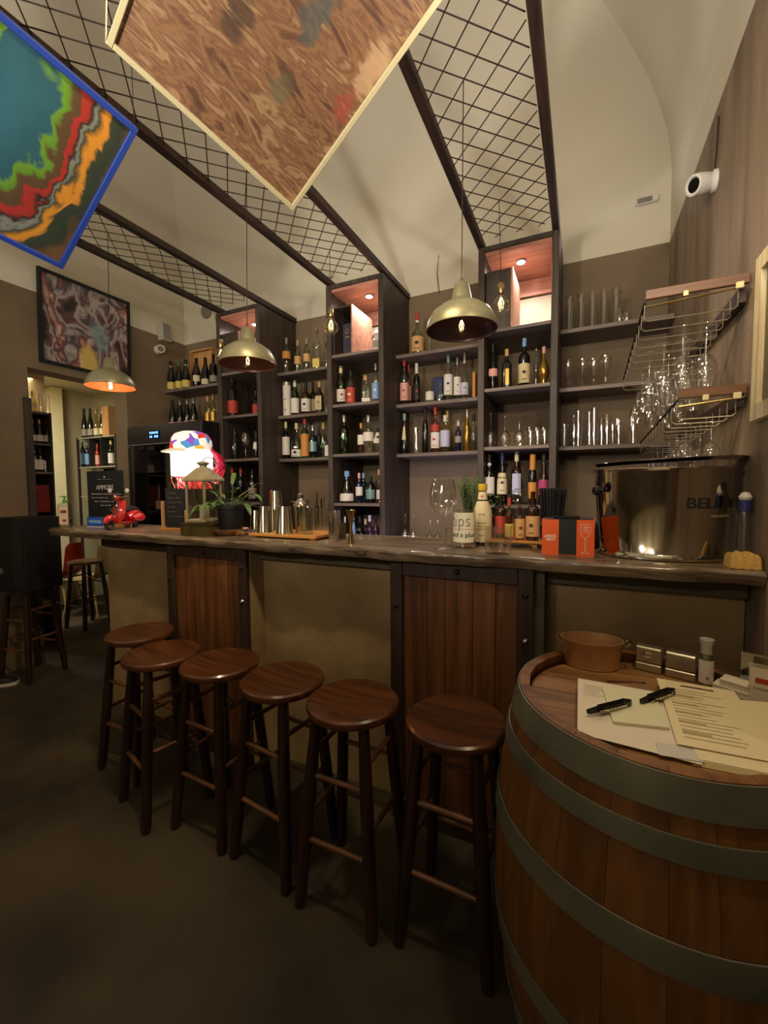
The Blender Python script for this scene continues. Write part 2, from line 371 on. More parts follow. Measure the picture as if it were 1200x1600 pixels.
# inner crates in the lit boxes
def crate(key, px0, px1, ytop):
    x0, x1 = COLS[key]; a = x0 + .05; b = onY(px1, 470, YC + .03).x; zt = onY(px1, ytop, YC + .03).z
    t = thing('wooden_crate', {'C1': 'wooden crate with a dark board for its shaded inside, lit box of right column', 'C2': 'open reddish crate in the middle lit box holding a dark gift box', 'C3': 'wooden crate with a dark board for its shaded inside, lit box of left column'}[key], 'crate', ((a + b) / 2, YC + .03, ZS[0]), group='crates in the lit top boxes')
    w, h, d = b - a, zt - ZS[0], .36; th = .012
    for s_ in (-1, 1): box('side_board', PINKWOOD if s_ > 0 else DARKWOOD, (s_ * (w / 2 - th / 2), d / 2, h / 2), (th, d, h), t)  # dark wood on the left, top and back stands for shade inside the crate
    if key != 'C2': box('front_board', DARKWOOD, (0, .008, h / 2), (w - 2 * th - .001, .012, h - 2 * th - .001), t)  # board added across the open front, its dark colour for the shade within
    box('top_board', DARKWOOD, (0, d / 2, h - th / 2), (w - 2 * th, d, th), t); box('bottom_board', DARKWOOD, (0, d / 2, th / 2), (w - 2 * th, d, th), t)
    box('back_board', DARKWOOD, (0, d - .004, h / 2), (w - 2 * th, .008, h - 2 * th), t); return t
crate('C1', 755, 801, 417); crate('C2', 518, 550, 475); crate('C3', 350, 372, 517)
p = onY(539.5, 548, 3.1)
t = thing('gift_box', 'dark blue gift box with small gold emblem inside the middle crate', 'box', (p.x, 3.13, ZS[0] + .013))
box('carton', mat('navy_card', srgb(44, 42, 66), .5), (0, .05, .13), (.085, .085, .25), t, bev=.002)
GOLD = mat('gold_print', srgb(196, 158, 84), .4, metal=.6)
m = MB()
for i in range(8):
    a = i * PI / 4; m.tube((.012 * math.cos(a), .006, .19 + .015 * math.sin(a)), (.024 * math.cos(a + .6), .006, .19 + .024 * math.sin(a + .6)), .002, n=5)
m.build('emblem', GOLD, t); box('printed_line', GOLD, (0, .007, .145), (.04, .001, .006), t)
# ================================================================ BOTTLES
BD = mat('dark_green_bottle', srgb(16, 22, 14), .12, coat=.5); BBK = mat('black_bottle', srgb(12, 11, 12), .15, coat=.5)
BBR = mat('brown_bottle', srgb(40, 20, 12), .1, coat=.5); BG = glass('green_bottle_glass', (.18, .38, .16), .06)
BGL = glass('pale_green_glass', (.62, .74, .56), .06); BBL = glass('blue_bottle_glass', (.12, .42, .55), .08)
BNV = mat('navy_bottle', srgb(22, 26, 52), .15, coat=.5); BPU = mat('purple_bottle', srgb(52, 24, 46), .2, coat=.4)
BPK = glass('pink_bottle_glass', (.9, .55, .5), .06); BAM = glass('amber_liquor_glass', (.72, .42, .14), .06); BGO = mat('gold_bottle', srgb(170, 130, 60), .2, metal=.8)
BRD = mat('red_bottle', srgb(150, 32, 26), .25, coat=.4); BYL = glass('yellow_bottle_glass', (.9, .82, .45), .06)
GL = dict(D=BD, K=BBK, BR=BBR, G=BG, PG=BGL, BL=BBL, NV=BNV, PU=BPU, PK=BPK, AM=BAM, GO=BGO, RD=BRD, YL=BYL, CL=CLEARE)
def colmat(n, c, rough=.6, metal=0): return mat(n, srgb(*c), rough, metal)
LB = dict(white=colmat('white_label', (222, 214, 204)), cream=colmat('cream_label', (216, 200, 158)), yellow=colmat('yellow_label', (214, 190, 96)),
          orange=colmat('orange_label', (206, 138, 60)), red=colmat('red_label', (176, 58, 44)), pink=colmat('pink_label', (220, 160, 150)), lilac=colmat('lilac_label', (190, 188, 214)),
          tan=colmat('tan_label', (206, 160, 104)), black=colmat('black_label', (22, 20, 22)), blue=colmat('blue_label', (120, 160, 206)), magenta=colmat('magenta_label', (170, 60, 110)),
          grey=colmat('grey_label', (150, 142, 130)), gold=colmat('gold_foil', (190, 150, 70), .35, .7), green=colmat('green_label', (70, 100, 60)), teal=colmat('teal_foil', (120, 150, 150), .4, .3),
          silver=colmat('silver_foil', (170, 166, 158), .3, .8), cork=colmat('cork', (190, 150, 96)), brown=colmat('brown_wax', (96, 48, 30)), navy=colmat('navy_print', (36, 40, 92)))
def profile(kind, r, h):
    if kind == 'wine': return [(0, 0), (r * .9, 0), (r, .006), (r, h * .6), (r * .86, h * .67), (r * .45, h * .73), (r * .36, h * .78), (r * .34, h * .97), (r * .4, h * .975), (r * .4, h)]
    if kind == 'champ': return [(0, 0), (r * .9, 0), (r, .008), (r, h * .42), (r * .92, h * .52), (r * .68, h * .64), (r * .42, h * .78), (r * .33, h * .90), (r * .36, h * .93), (r * .36, h)]
    if kind == 'spirit': return [(0, 0), (r * .92, 0), (r, .006), (r, h * .60), (r * .95, h * .645), (r * .7, h * .69), (r * .38, h * .73), (r * .34, h * .78), (r * .34, h)]
    if kind == 'square': return [(0, 0), (r * .85, 0, .8), (r * .88, .005, .8), (r * .88, h * .6, .8), (r * .8, h * .66, .5), (r * .4, h * .72, 0), (r * .33, h * .76, 0), (r * .33, h, 0)]
    if kind == 'slim': return [(0, 0), (r * .9, 0), (r, .006), (r, h * .55), (r * .75, h * .66), (r * .4, h * .74), (r * .36, h)]
    if kind == 'cone': return [(0, 0), (r * .95, 0), (r, .006), (r * .97, h * .25), (r * .72, h * .5), (r * .42, h * .68), (r * .34, h * .78), (r * .34, h)]
    if kind == 'squat': return [(0, 0), (r * .92, 0), (r, .01), (r, h * .42), (r * .85, h * .52), (r * .4, h * .6), (r * .28, h * .66), (r * .28, h)]
    if kind == 'bulb': return [(0, 0), (r * .6, 0), (r * .62, h * .03), (r * .5, h * .1), (r * .8, h * .22), (r, h * .36), (r * .9, h * .5), (r * .5, h * .62), (r * .3, h * .7), (r * .3, h)]
    if kind == 'jar': return [(0, 0), (r * .92, 0), (r, .01), (r, h * .72), (r * .92, h * .86), (r * .6, h * .97), (r * .3, h), (r * .3, h)]
    if kind == 'flask': return [(0, 0), (r * .85, 0), (r * .95, .005), (r, h * .5), (r * .9, h * .66), (r * .5, h * .76), (r * .32, h * .8), (r * .32, h)]
def rad_at(prof, z):
    for a, b in zip(prof, prof[1:]):
        if a[1] <= z <= b[1] and b[1] > a[1]: return a[0] + (b[0] - a[0]) * (z - a[1]) / (b[1] - a[1])
    return prof[-1][0]
BCACHE = {}
def bottle(x, y, z, h, r, kind, gl, label, caps='same', lb='white', l0=.15, l1=.5, wrap=1, cap_f=.16, group=None, name='bottle', mark=None, neck=None, shoulder=None):
    """gl glass key; lb label colour or None; caps cap colour"""
    t = thing(name, label, 'bottle', (x, y, z), math.atan2(-x, y) * .75 + random.uniform(-.25, .25), group)
    pr = profile(kind, r, h); sq = kind == 'square'; n = 24 if r * 2 > .05 else 18
    key = (kind, gl, round(r, 3), round(h, 3))
    body = MB().lathe(pr + [(0, h)], n)
    ob = body.build('glass_body', GL[gl], t)
    if gl in ('CL', 'PG', 'PK', 'AM', 'YL', 'BL', 'G'):
        pass
    # cap or foil sleeve
    if caps != 'same' and caps:
        z0 = h * (1 - cap_f); rr = rad_at(pr, z0 + 1e-4) + .0012
        MB().lathe([(rr, z0), (rr, h + .002), (rr * .9, h + .005), (0, h + .005)], 16).build('cap', LB[caps], t)
    if lb:
        ra, rb = rad_at(pr, h * l0) , rad_at(pr, h * l1)
        q = .8 if sq else 0; k = .88 if False else 1
        a = -PI / 2
        if sq:
            w = ra * 2 * .92 * wrap * .98
            o = box('label', LB[lb], (0, -(ra + .0012) , h * (l0 + l1) / 2), (w, .0012, h * (l1 - l0)), t)
        else:
            half = PI * .48 * wrap
            o = MB().lathe([(rad_at(pr, h * (l0 + (l1 - l0) * i / 3)) + .001, h * (l0 + (l1 - l0) * i / 3)) for i in range(4)], 14, a0=a - half, a1=a + half).build('label', LB[lb], t)
        if mark:
            rm = max(ra, rb) + .002; zz = h * (l0 + l1) / 2
            MB().lathe([(0, 0), (r * .34, 0), (r * .34, .0012), (0, .0012)], 12, face_mat((0, -rm, zz + h * .02), (0, -1, 0)), sx=1, sy=.8).build('printed_mark', LB[mark], o)
            box('printed_line', LB[mark], (0, -rm, h * (l0 + (l1 - l0) * .18)), (r * .8, .0012, h * .012), o)
    if shoulder: MB().lathe([(rad_at(pr, h * q_) + .001, h * q_) for q_ in (.47, .52, .57, .62)], 18).build('shoulder_label', LB[shoulder], t)
    if neck:
        rr = rad_at(pr, h * .82) + .0008
        MB().lathe([(rr, h * .78), (rr, h * .86)], 14).build('neck_label', LB[neck], t)
    return t
# rows: (px x centre, px y of top, width px, kind, glass, label colour, cap, description[, extras])
def place_row(key, si, ydep, zb, rows, where, grp):
    n = len(rows)
    for i, r in enumerate(rows):
        px, pt, w, kind, gl, lb, cp, desc = r[:8]; ex = r[8] if len(r) > 8 else {}
        Y = ydep + ex.get('dy', 0)
        p = onY(px, pt, Y)
        rad = max(.012, rwid(px, w, pt, Y)); h = p.z - zb
        kw = {k: v for k, v in ex.items() if k not in ('dy',)}
        pos = '%s from left' % ORD[i] if n > 1 else 'alone'
        bottle(p.x, Y, zb, h, rad, kind, gl, '%s, %s, %s' % (desc, pos, where), cp, lb, group=grp, **kw)
place_row('N23', 0, 3.36, ZS[0], [
    (447, 529, 13, 'spirit', 'CL', 'orange', 'silver', 'clear bottle with orange label', dict(l0=.42, l1=.62)),
    (465, 533, 11, 'spirit', 'PG', 'tan', 'cork', 'small bottle with tan label', dict(l0=.25, l1=.5)),
    (479, 530, 11, 'spirit', 'PG', 'tan', 'grey', 'small bottle with grey stopper', dict(l0=.28, l1=.52)),
    (495, 514, 14, 'square', 'CL', 'yellow', 'silver', 'tall clear bottle, yellow label', dict(l0=.04, l1=.25, cap_f=.08)),
    (510, 536, 9, 'spirit', 'CL', None, 'black', 'clear unlabelled bottle', {})], 'top niche shelf, left niche', 'bottles on the left niche shelves')
place_row('N23', 1, 3.37, ZS[1], [
    (460.5, 596, 13, 'wine', 'G', 'white', 'white', 'green bottle with white label', dict(l0=.08, l1=.5)),
    (477.5, 599, 15, 'spirit', 'BR', 'white', 'black', 'bourbon bottle, white label with round mark', dict(l0=.1, l1=.5, mark='black')),
    (489, 598, 11, 'wine', 'BR', 'cream', 'black', 'brown bottle partly hidden', dict(dy=.1)),
    (499, 598, 13, 'square', 'BR', 'cream', 'tan', 'square brown bottle, cream label', dict(l0=.12, l1=.56, mark='grey')),
    (510, 617, 9, 'squat', 'CL', None, None, 'small clear carafe', {})], 'second shelf, left niche', 'bottles on the left niche shelves')
place_row('N23', 2, 3.37, ZS[2], [
    (446.5, 660, 12, 'spirit', 'K', 'white', 'cream', 'black bottle with long white label', dict(l0=.12, l1=.6)),
    (463, 662, 17, 'squat', 'PG', 'white', 'cream', 'squat clear bottle, white label', dict(l0=.06, l1=.26, mark='black')),
    (476, 653, 13, 'wine', 'G', 'orange', 'red', 'green bottle, orange label, red cap', dict(l0=.05, l1=.6)),
    (488.5, 665, 14, 'spirit', 'BL', 'teal', 'silver', 'turquoise bottle', dict(l0=.2, l1=.5, wrap=.6)),
    (498, 663, 9, 'wine', 'PU', None, 'same', 'dark bottle behind the turquoise one', dict(dy=.09)),
    (505, 662, 10, 'spirit', 'PG', 'green', 'yellow', 'pale green bottle', dict(dy=.03, l0=.3, l1=.4)),
    (511, 690, 9, 'square', 'K', 'white', 'black', 'short black bottle with white label', dict(l0=.1, l1=.75))], 'third shelf, left niche', 'bottles on the left niche shelves')
place_row('N23', 3, 3.37, 1.016, [
    (481, 782, 6, 'wine', 'BR', None, 'black', 'short dark bottle', {}), (495, 770, 8, 'wine', 'BR', None, 'brown', 'slim brown bottle', {}), (502, 780, 6, 'wine', 'BR', None, 'same', 'slim dark bottle', {})],
    'work counter behind steel tins', 'bottles on the work counter')
# white canister
p = onY(448, 598, 3.36); q = onY(454.5, 598, 3.36)
t = thing('bottle_canister', 'tall white cardboard bottle tube standing left of the green bottle', 'canister', (p.x, 3.36, ZS[1]))
rr = rwid(448, 13, 598, 3.36); MB().lathe([(0, 0), (rr, 0), (rr, p.z - ZS[1] - .03), (0, p.z - ZS[1] - .03)], 24).build('tube', LB['white'], t)
MB().lathe([(rr + .001, 0), (rr + .001, .03), (0, .031)], 24, Matrix.Translation((0, 0, p.z - ZS[1] - .03))).build('lid', LB['silver'], t)
box('printed_line', LB['grey'], (0, -rr - .0005, .16), (rr * 1.1, .001, .008), t); box('printed_mark', LB['grey'], (.004, -rr - .0005, .06), (rr * .5, .001, .016), t)
# tiny glasses between bottles
def tumbler(name, label, x, y, z, r, h, grp, taper=.85, cat='glass', n=20):
    t = MB(); th = .0015
    t.lathe([(0, 0), (r * taper, 0), (r, h), (r - th, h), (r * taper - th, .006), (0, .006)], n)
    o = t.build(name, CLEAR, None, (x, y, z)); return tag(o, label, cat, grp)
for k, (px, pt) in enumerate(((471, 566), (485, 562))):
    p = onY(px, pt, 3.34); tumbler('shot_glass', 'tiny shot glass %s on the top left niche shelf' % ('between the tan-labelled and grey-stoppered bottles', 'right of the grey-stoppered bottle')[k], p.x, 3.34, ZS[0], .009, p.z - ZS[0], 'shot glasses on the top board')
place_row('C2', 1, 3.14, ZS[1], [
    (532.5, 574, 14, 'wine', 'G', 'white', 'cream', 'green bottle, square white label', dict(l0=.1, l1=.42, mark='red')),
    (548, 580, 15, 'flask', 'CL', 'red', 'black', 'flask with red and cream label', dict(l0=.05, l1=.5, wrap=.8, mark='cream')),
    (571, 588, 16, 'square', 'CL', 'white', 'cork', 'square clear bottle with silver frame', dict(l0=.04, l1=.18)),
    (587, 569, 12, 'spirit', 'CL', 'blue', 'silver', 'clear bottle with pale blue label', dict(l0=.08, l1=.5, mark='white'))], 'second shelf, middle column', 'bottles in the middle shelf column')
place_row('C2', 2, 3.14, ZS[2], [
    (537.5, 650, 16, 'spirit', 'G', None, 'silver', 'tall green bottle with silver collar', dict(neck=None)),
    (564, 662, 11, 'spirit', 'PK', 'white', 'orange', 'small rosy bottle, orange cap', dict(l0=.3, l1=.62)),
    (575.5, 650, 17, 'spirit', 'CL', 'white', 'silver', 'clear bottle with white band label', dict(l0=.32, l1=.56)),
    (590, 670, 13, 'spirit', 'CL', 'white', 'black', 'short clear bottle, scribbled white label', dict(l0=.4, l1=.85, mark='black'))], 'third shelf, middle column', 'bottles in the middle shelf column')
place_row('C2', 3, 3.14, ZS[3], [
    (542, 737, 23, 'cone', 'K', 'white', 'blue', 'conical dark bottle, blue neck', dict(l0=.06, l1=.3, wrap=.9)),
    (561, 740, 11, 'spirit', 'NV', 'white', 'pink', 'small bottle with white label', dict(l0=.25, l1=.55)),
    (568, 740, 13, 'spirit', 'BL', None, 'blue', 'blue glass bottle', dict(dy=.07)),
    (579, 744, 16, 'flask', 'K', 'teal', 'black', 'black flask with round pale label', dict(l0=.15, l1=.5, wrap=.7)),
    (592, 734, 8, 'spirit', 'PK', 'white', 'pink', 'narrow pink bottle', dict(l0=.12, l1=.4))], 'fourth shelf, middle column', 'bottles in the middle shelf column')
place_row('C2', 4, 3.14, ZS[4], [
    (530, 798, 6, 'slim', 'CL', 'blue', 'blue', 'slim pale blue bottle', dict(l0=.5, l1=.9)), (539, 808, 7, 'spirit', 'CL', None, 'white', 'bottle with white cap', {}),
    (552, 804, 8, 'slim', 'BL', 'blue', 'blue', 'bright blue bottle', dict(l0=.4, l1=.8)), (562, 808, 13, 'spirit', 'K', 'white', 'black', 'dark bottle with white label', dict(l0=.15, l1=.5)),
    (571, 812, 8, 'wine', 'K', None, 'white', 'white-capped dark bottle', dict(dy=.07)), (577.5, 806, 12, 'spirit', 'PU', 'lilac', 'lilac', 'purple bottle with lilac label', dict(l0=.1, l1=.4)),
    (587, 806, 11, 'spirit', 'PU', None, 'same', 'plain purple bottle', {})], 'lowest shelf, middle column', 'bottles in the middle shelf column')
place_row('N12', 0, 3.36, ZS[0], [
    (652, 491, 19, 'squat', 'PG', 'tan', 'red', 'wide bottle, tan label and white ribbon', dict(l0=.05, l1=.42, mark='black', neck='white'))], 'left of the big brass lamp', 'bottles on the right niche shelves')
place_row('N12', 1, 3.37, ZS[1], [
    (631.5, 561, 13, 'spirit', 'CL', 'pink', 'red', 'clear bottle, pink label, red cap', dict(l0=.1, l1=.48, mark='red')),
    (638.5, 570, 8, 'spirit', 'PK', 'pink', 'red', 'thin rose bottle behind the pink label', dict(dy=.08)),
    (651, 569, 11, 'wine', 'K', 'black', 'white', 'slim black wine bottle, white neck', dict(l0=.1, l1=.5, mark='red', cap_f=.24)),
    (671.5, 591, 13, 'squat', 'CL', 'white', None, 'clear jug with round white label', dict(l0=.1, l1=.45)),
    (687.5, 597, 12, 'squat', 'CL', None, None, 'short clear decanter', {}),
    (700.5, 556, 14, 'wine', 'CL', 'white', 'teal', 'tall bottle, white label, pale blue cap', dict(l0=.13, l1=.58, mark='navy')),
    (714.5, 560, 11, 'wine', 'CL', 'white', 'silver', 'bottle with white label, silver cap', dict(l0=.12, l1=.55, mark='grey')),
    (726, 552, 13, 'squat', 'CL', 'lilac', 'silver', 'long-necked bottle with hanging tag', dict(l0=.1, l1=.36, mark='grey', neck='cream'))], 'second shelf, right niche', 'bottles on the right niche shelves')
place_row('N12', 2, 3.37, ZS[2], [
    (632, 647, 15, 'cone', 'K', 'cream', 'teal', 'dark conical bottle, cream emblem', dict(l0=.35, l1=.68, wrap=.3)),
    (664.5, 635, 10, 'slim', 'K', None, 'black', 'tall slim black-capped bottle', dict(cap_f=.28)),
    (680, 637, 14, 'spirit', 'PK', 'white', 'red', 'rosy bottle, white label and red shoulder', dict(l0=.1, l1=.45, mark='red', shoulder='red')),
    (695.5, 650, 15, 'spirit', 'CL', 'lilac', 'white', 'clear bottle, lilac label', dict(l0=.15, l1=.6)),
    (699, 643, 8, 'wine', 'YL', None, 'yellow', 'yellow-topped bottle', dict(dy=.11)),
    (716, 658, 10, 'wine', 'NV', 'grey', 'white', 'dark blue bottle with white cap', dict(l0=.3, l1=.5)),
    (730, 641, 11, 'slim', 'GO', None, 'silver', 'slim golden bottle', {}),
    (740, 648, 10, 'wine', 'CL', None, 'black', 'clear bottle beside the column', {})], 'third shelf, right niche', 'bottles on the right niche shelves')
place_row('C1', 1, 3.15, ZS[1], [
    (770.5, 538, 15, 'bulb', 'K', 'pink', 'black', 'black bulbous bottle, round peach label', dict(l0=.3, l1=.46, wrap=.7)),
    (792, 547, 17, 'square', 'K', 'gold', 'cork', 'square black bottle, gold band', dict(l0=.1, l1=.5, wrap=.4)),
    (819.5, 530, 18, 'spirit', 'K', 'cream', 'blue', 'dark bottle, cream label and dark emblem', dict(l0=.08, l1=.48, mark='black')),
    (838, 543, 7, 'slim', 'CL', None, None, 'slim clear bottle', dict(dy=.12)),
    (850, 543, 18, 'bulb', 'GO', None, 'pink', 'round golden bottle', {})], 'second shelf, right column', 'bottles in the right shelf column')
place_row('C1', 3, 3.15, ZS[3], [
    (765, 711, 16, 'wine', 'K', 'white', 'black', 'black bottle with white label', dict(l0=.2, l1=.55, neck='white')),
    (785, 709, 16, 'champ', 'K', 'cream', 'navy', 'dark bottle, blue cap and cream label', dict(l0=.2, l1=.62, mark='navy')),
    (807.5, 708, 17, 'wine', 'BR', 'lilac', 'cream', 'brown bottle with tall cream cap', dict(l0=.2, l1=.6, wrap=.6)),
    (832.5, 711, 13, 'wine', 'K', 'orange', 'orange', 'dark bottle with orange label and neck', dict(l0=.12, l1=.45, cap_f=.3)),
    (850, 711, 17, 'champ', 'BR', 'magenta', 'black', 'bottle with magenta label', dict(l0=.2, l1=.5))], 'fourth shelf, right column', 'bottles in the right shelf column')
place_row('C3', 1, 3.16, ZS[1], [
    (362.5, 588, 16, 'wine', 'D', 'red', 'black', 'dark wine bottle with red label', dict(l0=.1, l1=.4)), (399.5, 612, 12, 'wine', 'D', 'red', 'black', 'dark bottle, red label, half hidden', dict(dy=.1))], 'second shelf, left column', 'bottles in the left shelf column')
place_row('C3', 2, 3.16, ZS[2], [
    (366.5, 669, 15, 'champ', 'D', None, 'black', 'dark bottle with hanging tag', {}), (400, 674, 13, 'champ', 'D', 'white', 'black', 'dark bottle with slanted white tag', dict(l0=.35, l1=.6, wrap=.3))], 'third shelf, left column', 'bottles in the left shelf column')
place_row('C3', 3, 3.16, ZS[3], [
    (362.5, 732, 12, 'wine', 'K', None, 'red', 'black bottle with red capsule', {}), (376, 732, 12, 'wine', 'K', None, 'red', 'black bottle with red capsule', {}),
    (394, 735, 13, 'wine', 'K', 'grey', 'black', 'black bottle with grey label', dict(l0=.1, l1=.45))], 'fourth shelf, left column', 'bottles in the left shelf column')
place_row('L', 0, 3.37, ZS[0], [
    (266.5, 565, 13, 'champ', 'D', 'yellow', 'black', 'champagne bottle with yellow label', dict(l0=.06, l1=.3, neck='silver')),
    (279, 565, 13, 'champ', 'D', 'yellow', 'green', 'green-necked champagne bottle', dict(l0=.06, l1=.3)),
    (290, 563, 14, 'champ', 'D', 'yellow', 'black', 'champagne bottle with wide yellow label', dict(l0=.06, l1=.3, neck='silver')),
    (306.5, 560, 15, 'champ', 'K', 'cream', 'same', 'black bottle with round cream label', dict(l0=.2, l1=.4, wrap=.5)),
    (320.5, 559, 14, 'champ', 'K', 'cream', 'same', 'black bottle with low cream label', dict(l0=.06, l1=.24, wrap=.7)),
    (333, 554, 13, 'wine', 'K', 'grey', 'same', 'tall black bottle by the column', dict(l0=.1, l1=.3, wrap=.8))], 'upper shelf above the fridge', 'bottles above the wine fridge')
place_row('L', 1, 3.36, ZS[1], [
    (269, 626, 12, 'champ', 'D', 'pink', 'black', 'dark champagne bottle with plain black neck', dict(l0=.03, l1=.2)),
    (281, 627, 12, 'champ', 'D', 'pink', 'silver', 'champagne bottle, silvery neck', dict(l0=.03, l1=.2)),
    (292, 625, 12, 'champ', 'D', 'pink', 'silver', 'champagne bottle, silvery neck', dict(l0=.03, l1=.2)),
    (302, 624, 13, 'champ', 'D', 'pink', 'silver', 'champagne bottle, silvery neck', dict(l0=.03, l1=.2)),
    (324, 620, 10, 'wine', 'YL', 'gold', 'pink', 'clear sweet wine bottle, pink neck', dict(l0=.1, l1=.4, wrap=.4)),
    (332.5, 617, 10, 'wine', 'YL', 'gold', 'gold', 'clear wine bottle, gold neck', dict(l0=.1, l1=.4, wrap=.4))], 'lower shelf above the fridge', 'bottles above the wine fridge')
# wine crate behind the bottles
p0, p1 = onY(302, 551, 3.52), onY(336, 551, 3.52)
t = thing('wine_crate', 'pale wooden wine crate standing behind the bottles above the fridge', 'crate', ((p0.x + p1.x) / 2, 3.52, ZS[0]))
PALEW = wood('pale_crate_wood', srgb(206, 158, 100), srgb(176, 126, 74), .6, 'Z')
w = p1.x - p0.x; h = p0.z - ZS[0]
box('front_board', PALEW, (0, 0, h / 2), (w - .03, .01, h - .03), t)
for s_ in (-1, 1): box('side_board', PALEW, (s_ * (w / 2 - .006), 0, h / 2), (.012, .1, h), t)
box('top_board', PALEW, (0, 0, h - .006), (w - .026, .1, .012), t)
# navy and yellow boxes
p0 = onY(677.5, 591, 3.5); p1 = onY(693, 591, 3.5)
tag(MB().box((0, 0, (p0.z - ZS[1]) / 2), (p1.x - p0.x, .05, p0.z - ZS[1]), bev=.002).build('carton', mat('navy_carton', srgb(34, 40, 92), .5), None, ((p0.x + p1.x) / 2, 3.5, ZS[1])), 'navy blue carton behind the short clear decanter', 'box')
p0 = onY(741, 584, 3.4); p1 = onY(745.5, 584, 3.4)
tag(MB().box((0, 0, (p0.z - ZS[1]) / 2), (p1.x - p0.x, .06, p0.z - ZS[1]), bev=.002).build('carton', LB['orange'], None, ((p0.x + p1.x) / 2, 3.37, ZS[1])), 'narrow orange-yellow carton at the right end of the second board', 'box')
# lit white jar in the middle column box
p = onY(589, 545, 3.2)
t = thing('ceramic_jar', 'white jar with dark print glowing under the middle spotlight', 'jar', (p.x + .005, 3.2, ZS[0]))
MB().lathe([(0, 0), (.042, 0), (.045, .01), (.045, .11), (.03, .125), (.03, .15), (0, .15)], 24).build('jar_body', WHITE, t)
MB().lathe([(.034, .15), (.034, .165), (.02, .18), (.012, .2), (0, .2)], 20).build('lid', WHITE, t)
MB().lathe([(.0458, .04), (.0458, .1)], 10, a0=-PI / 2 - .6, a1=-PI / 2 + .6).build('label', LB['grey'], t)

# ---- glassware on shelves
def highball(label, x, y, z, r, h, grp): return tumbler('highball_glass', label, x, y, z, r, h, grp, .92)
hb = [884, 902, 920, 938, 957]
for i, px in enumerate(hb):
    p = onY(px + 6, 465 - i * 3.4, 3.35); highball('tall straight highball glass, %s from the left in the front row on the top shelf' % ORD[i], p.x, 3.35, ZS[0], .034, p.z - ZS[0], 'highball glasses on the top right shelf')
    highball('tall highball glass in the back row behind the %s front one' % ORD[i], p.x + .01, 3.46, ZS[0], .034, p.z - ZS[0] - .015, 'highball glasses on the top right shelf')
def wineglass(name, label, loc, h, r, grp, flip=False, bowl='wine', n=20):
    fr = r * .85; th = .0012
    zs = h * .45 if bowl == 'wine' else h * .38
    out = [(0, 0), (fr, .001), (fr, .003), (.006, .008), (.0035, .02), (.0035, zs), (.01, zs + .006)]
    if bowl == 'wine': cup = [(.28, .04), (.62, .15), (.88, .29), (.98, .41), (1, .52), (.93, .72), (.74, 1)]
    elif bowl == 'flute': cup = [(.5, .08), (.85, .3), (1, .6), (.92, 1)]
    else: cup = [(.45, .08), (.8, .3), (1, .7), (1, 1)]
    cup = [(r * a, zs + (h - zs) * b) for a, b in cup]
    prof = out + cup + [(a - th, b) for a, b in reversed(cup)] + [(0, zs + .012)]
    M = Matrix.Translation((0, 0, h)) @ Matrix.Rotation(PI, 4, 'X') if flip else None
    o = MB().lathe(prof, n, M).build(name, CLEAR, None, loc)
    return tag(o, label, 'glass', grp)
for i, px in enumerate((969, 980)):
    p = onY(px, (458, 470)[i], 3.36); wineglass('stemmed_glass', 'small upturned stemmed glass right of the highballs, %s' % ('the taller', 'the shorter')[i], (p.x, 3.36, ZS[0]), p.z - ZS[0], .03, 'upturned glasses on the top right shelf', True)
for i, (px, pt) in enumerate(((888, 563), (911, 562), (928, 562), (947, 557))):
    p = onY(px, pt, 3.36); wineglass('cocktail_glass', 'low stemmed glass on the middle right shelf, %s from the left' % ORD[i], (p.x, 3.36, ZS[1]), p.z - ZS[1], .04, 'stemmed glasses on the middle right shelf', False, 'coupe')
for i, (px, pt, r) in enumerate(((882, 662, .026), (904, 643, .034), (929, 638, .032), (949, 648, .034), (967, 655, .03), (990, 648, .032))):
    p = onY(px, pt, 3.36); tumbler('tall_glass', 'tall glass on the lowest right shelf, %s from the left' % ORD[i], p.x, 3.36, ZS[2], r, p.z - ZS[2], 'tall glasses on the lowest right shelf', .8)
    if i in (1, 2, 3, 4): tumbler('tall_glass', 'tall glass in the back row of the lowest right shelf, behind the %s front one' % ORD[i], p.x - .03, 3.47, ZS[2], r, p.z - ZS[2] - .01, 'tall glasses on the lowest right shelf', .8)
for i, px in enumerate((767, 789, 812)):
    p = onY(px, 647 + i, 3.14); wineglass('upturned_wine_glass', 'upturned stemmed glass on the third shelf of the right column, %s from the left' % ORD[i], (p.x, 3.14, ZS[2]), p.z - ZS[2], .042, 'upturned glasses in the right column', True)
for i, px in enumerate((829, 840, 851)):
    p = onY(px, 668, 3.2); tumbler('small_tumbler', 'small tumbler on the third shelf of the right column, %s of three' % ('left', 'middle', 'right')[i], p.x, 3.2, ZS[2], .024, p.z - ZS[2], 'small tumblers in the right column')
p = onY(383, 677, 3.2); wineglass('wine_glass', 'wine glass between two dark bottles on the left column', (p.x, 3.2, ZS[2]), p.z - ZS[2], .042, None, bowl='wine')
p = onY(650, 668, 3.37); tumbler('tall_glass', 'clear glass left of the slim black-capped bottle', p.x, 3.37, ZS[2], .025, p.z - ZS[2], None)
p = onY(671, 528, 3.36); tumbler('small_tumbler', 'clear glass beside the tan-labelled bottle on the top board', p.x, 3.36, ZS[0], .028, p.z - ZS[0], None)
for i, (px, pt) in enumerate(((633, 802), (646, 804), (672, 812), (684, 812))):
    p = onY(px, pt, 3.2); wineglass('upturned_wine_glass', 'upturned wine glass on the work counter, %s from the left' % ORD[i], (p.x, 3.2, 1.016), p.z - 1.016, .038, 'upturned glasses on the work counter', True)

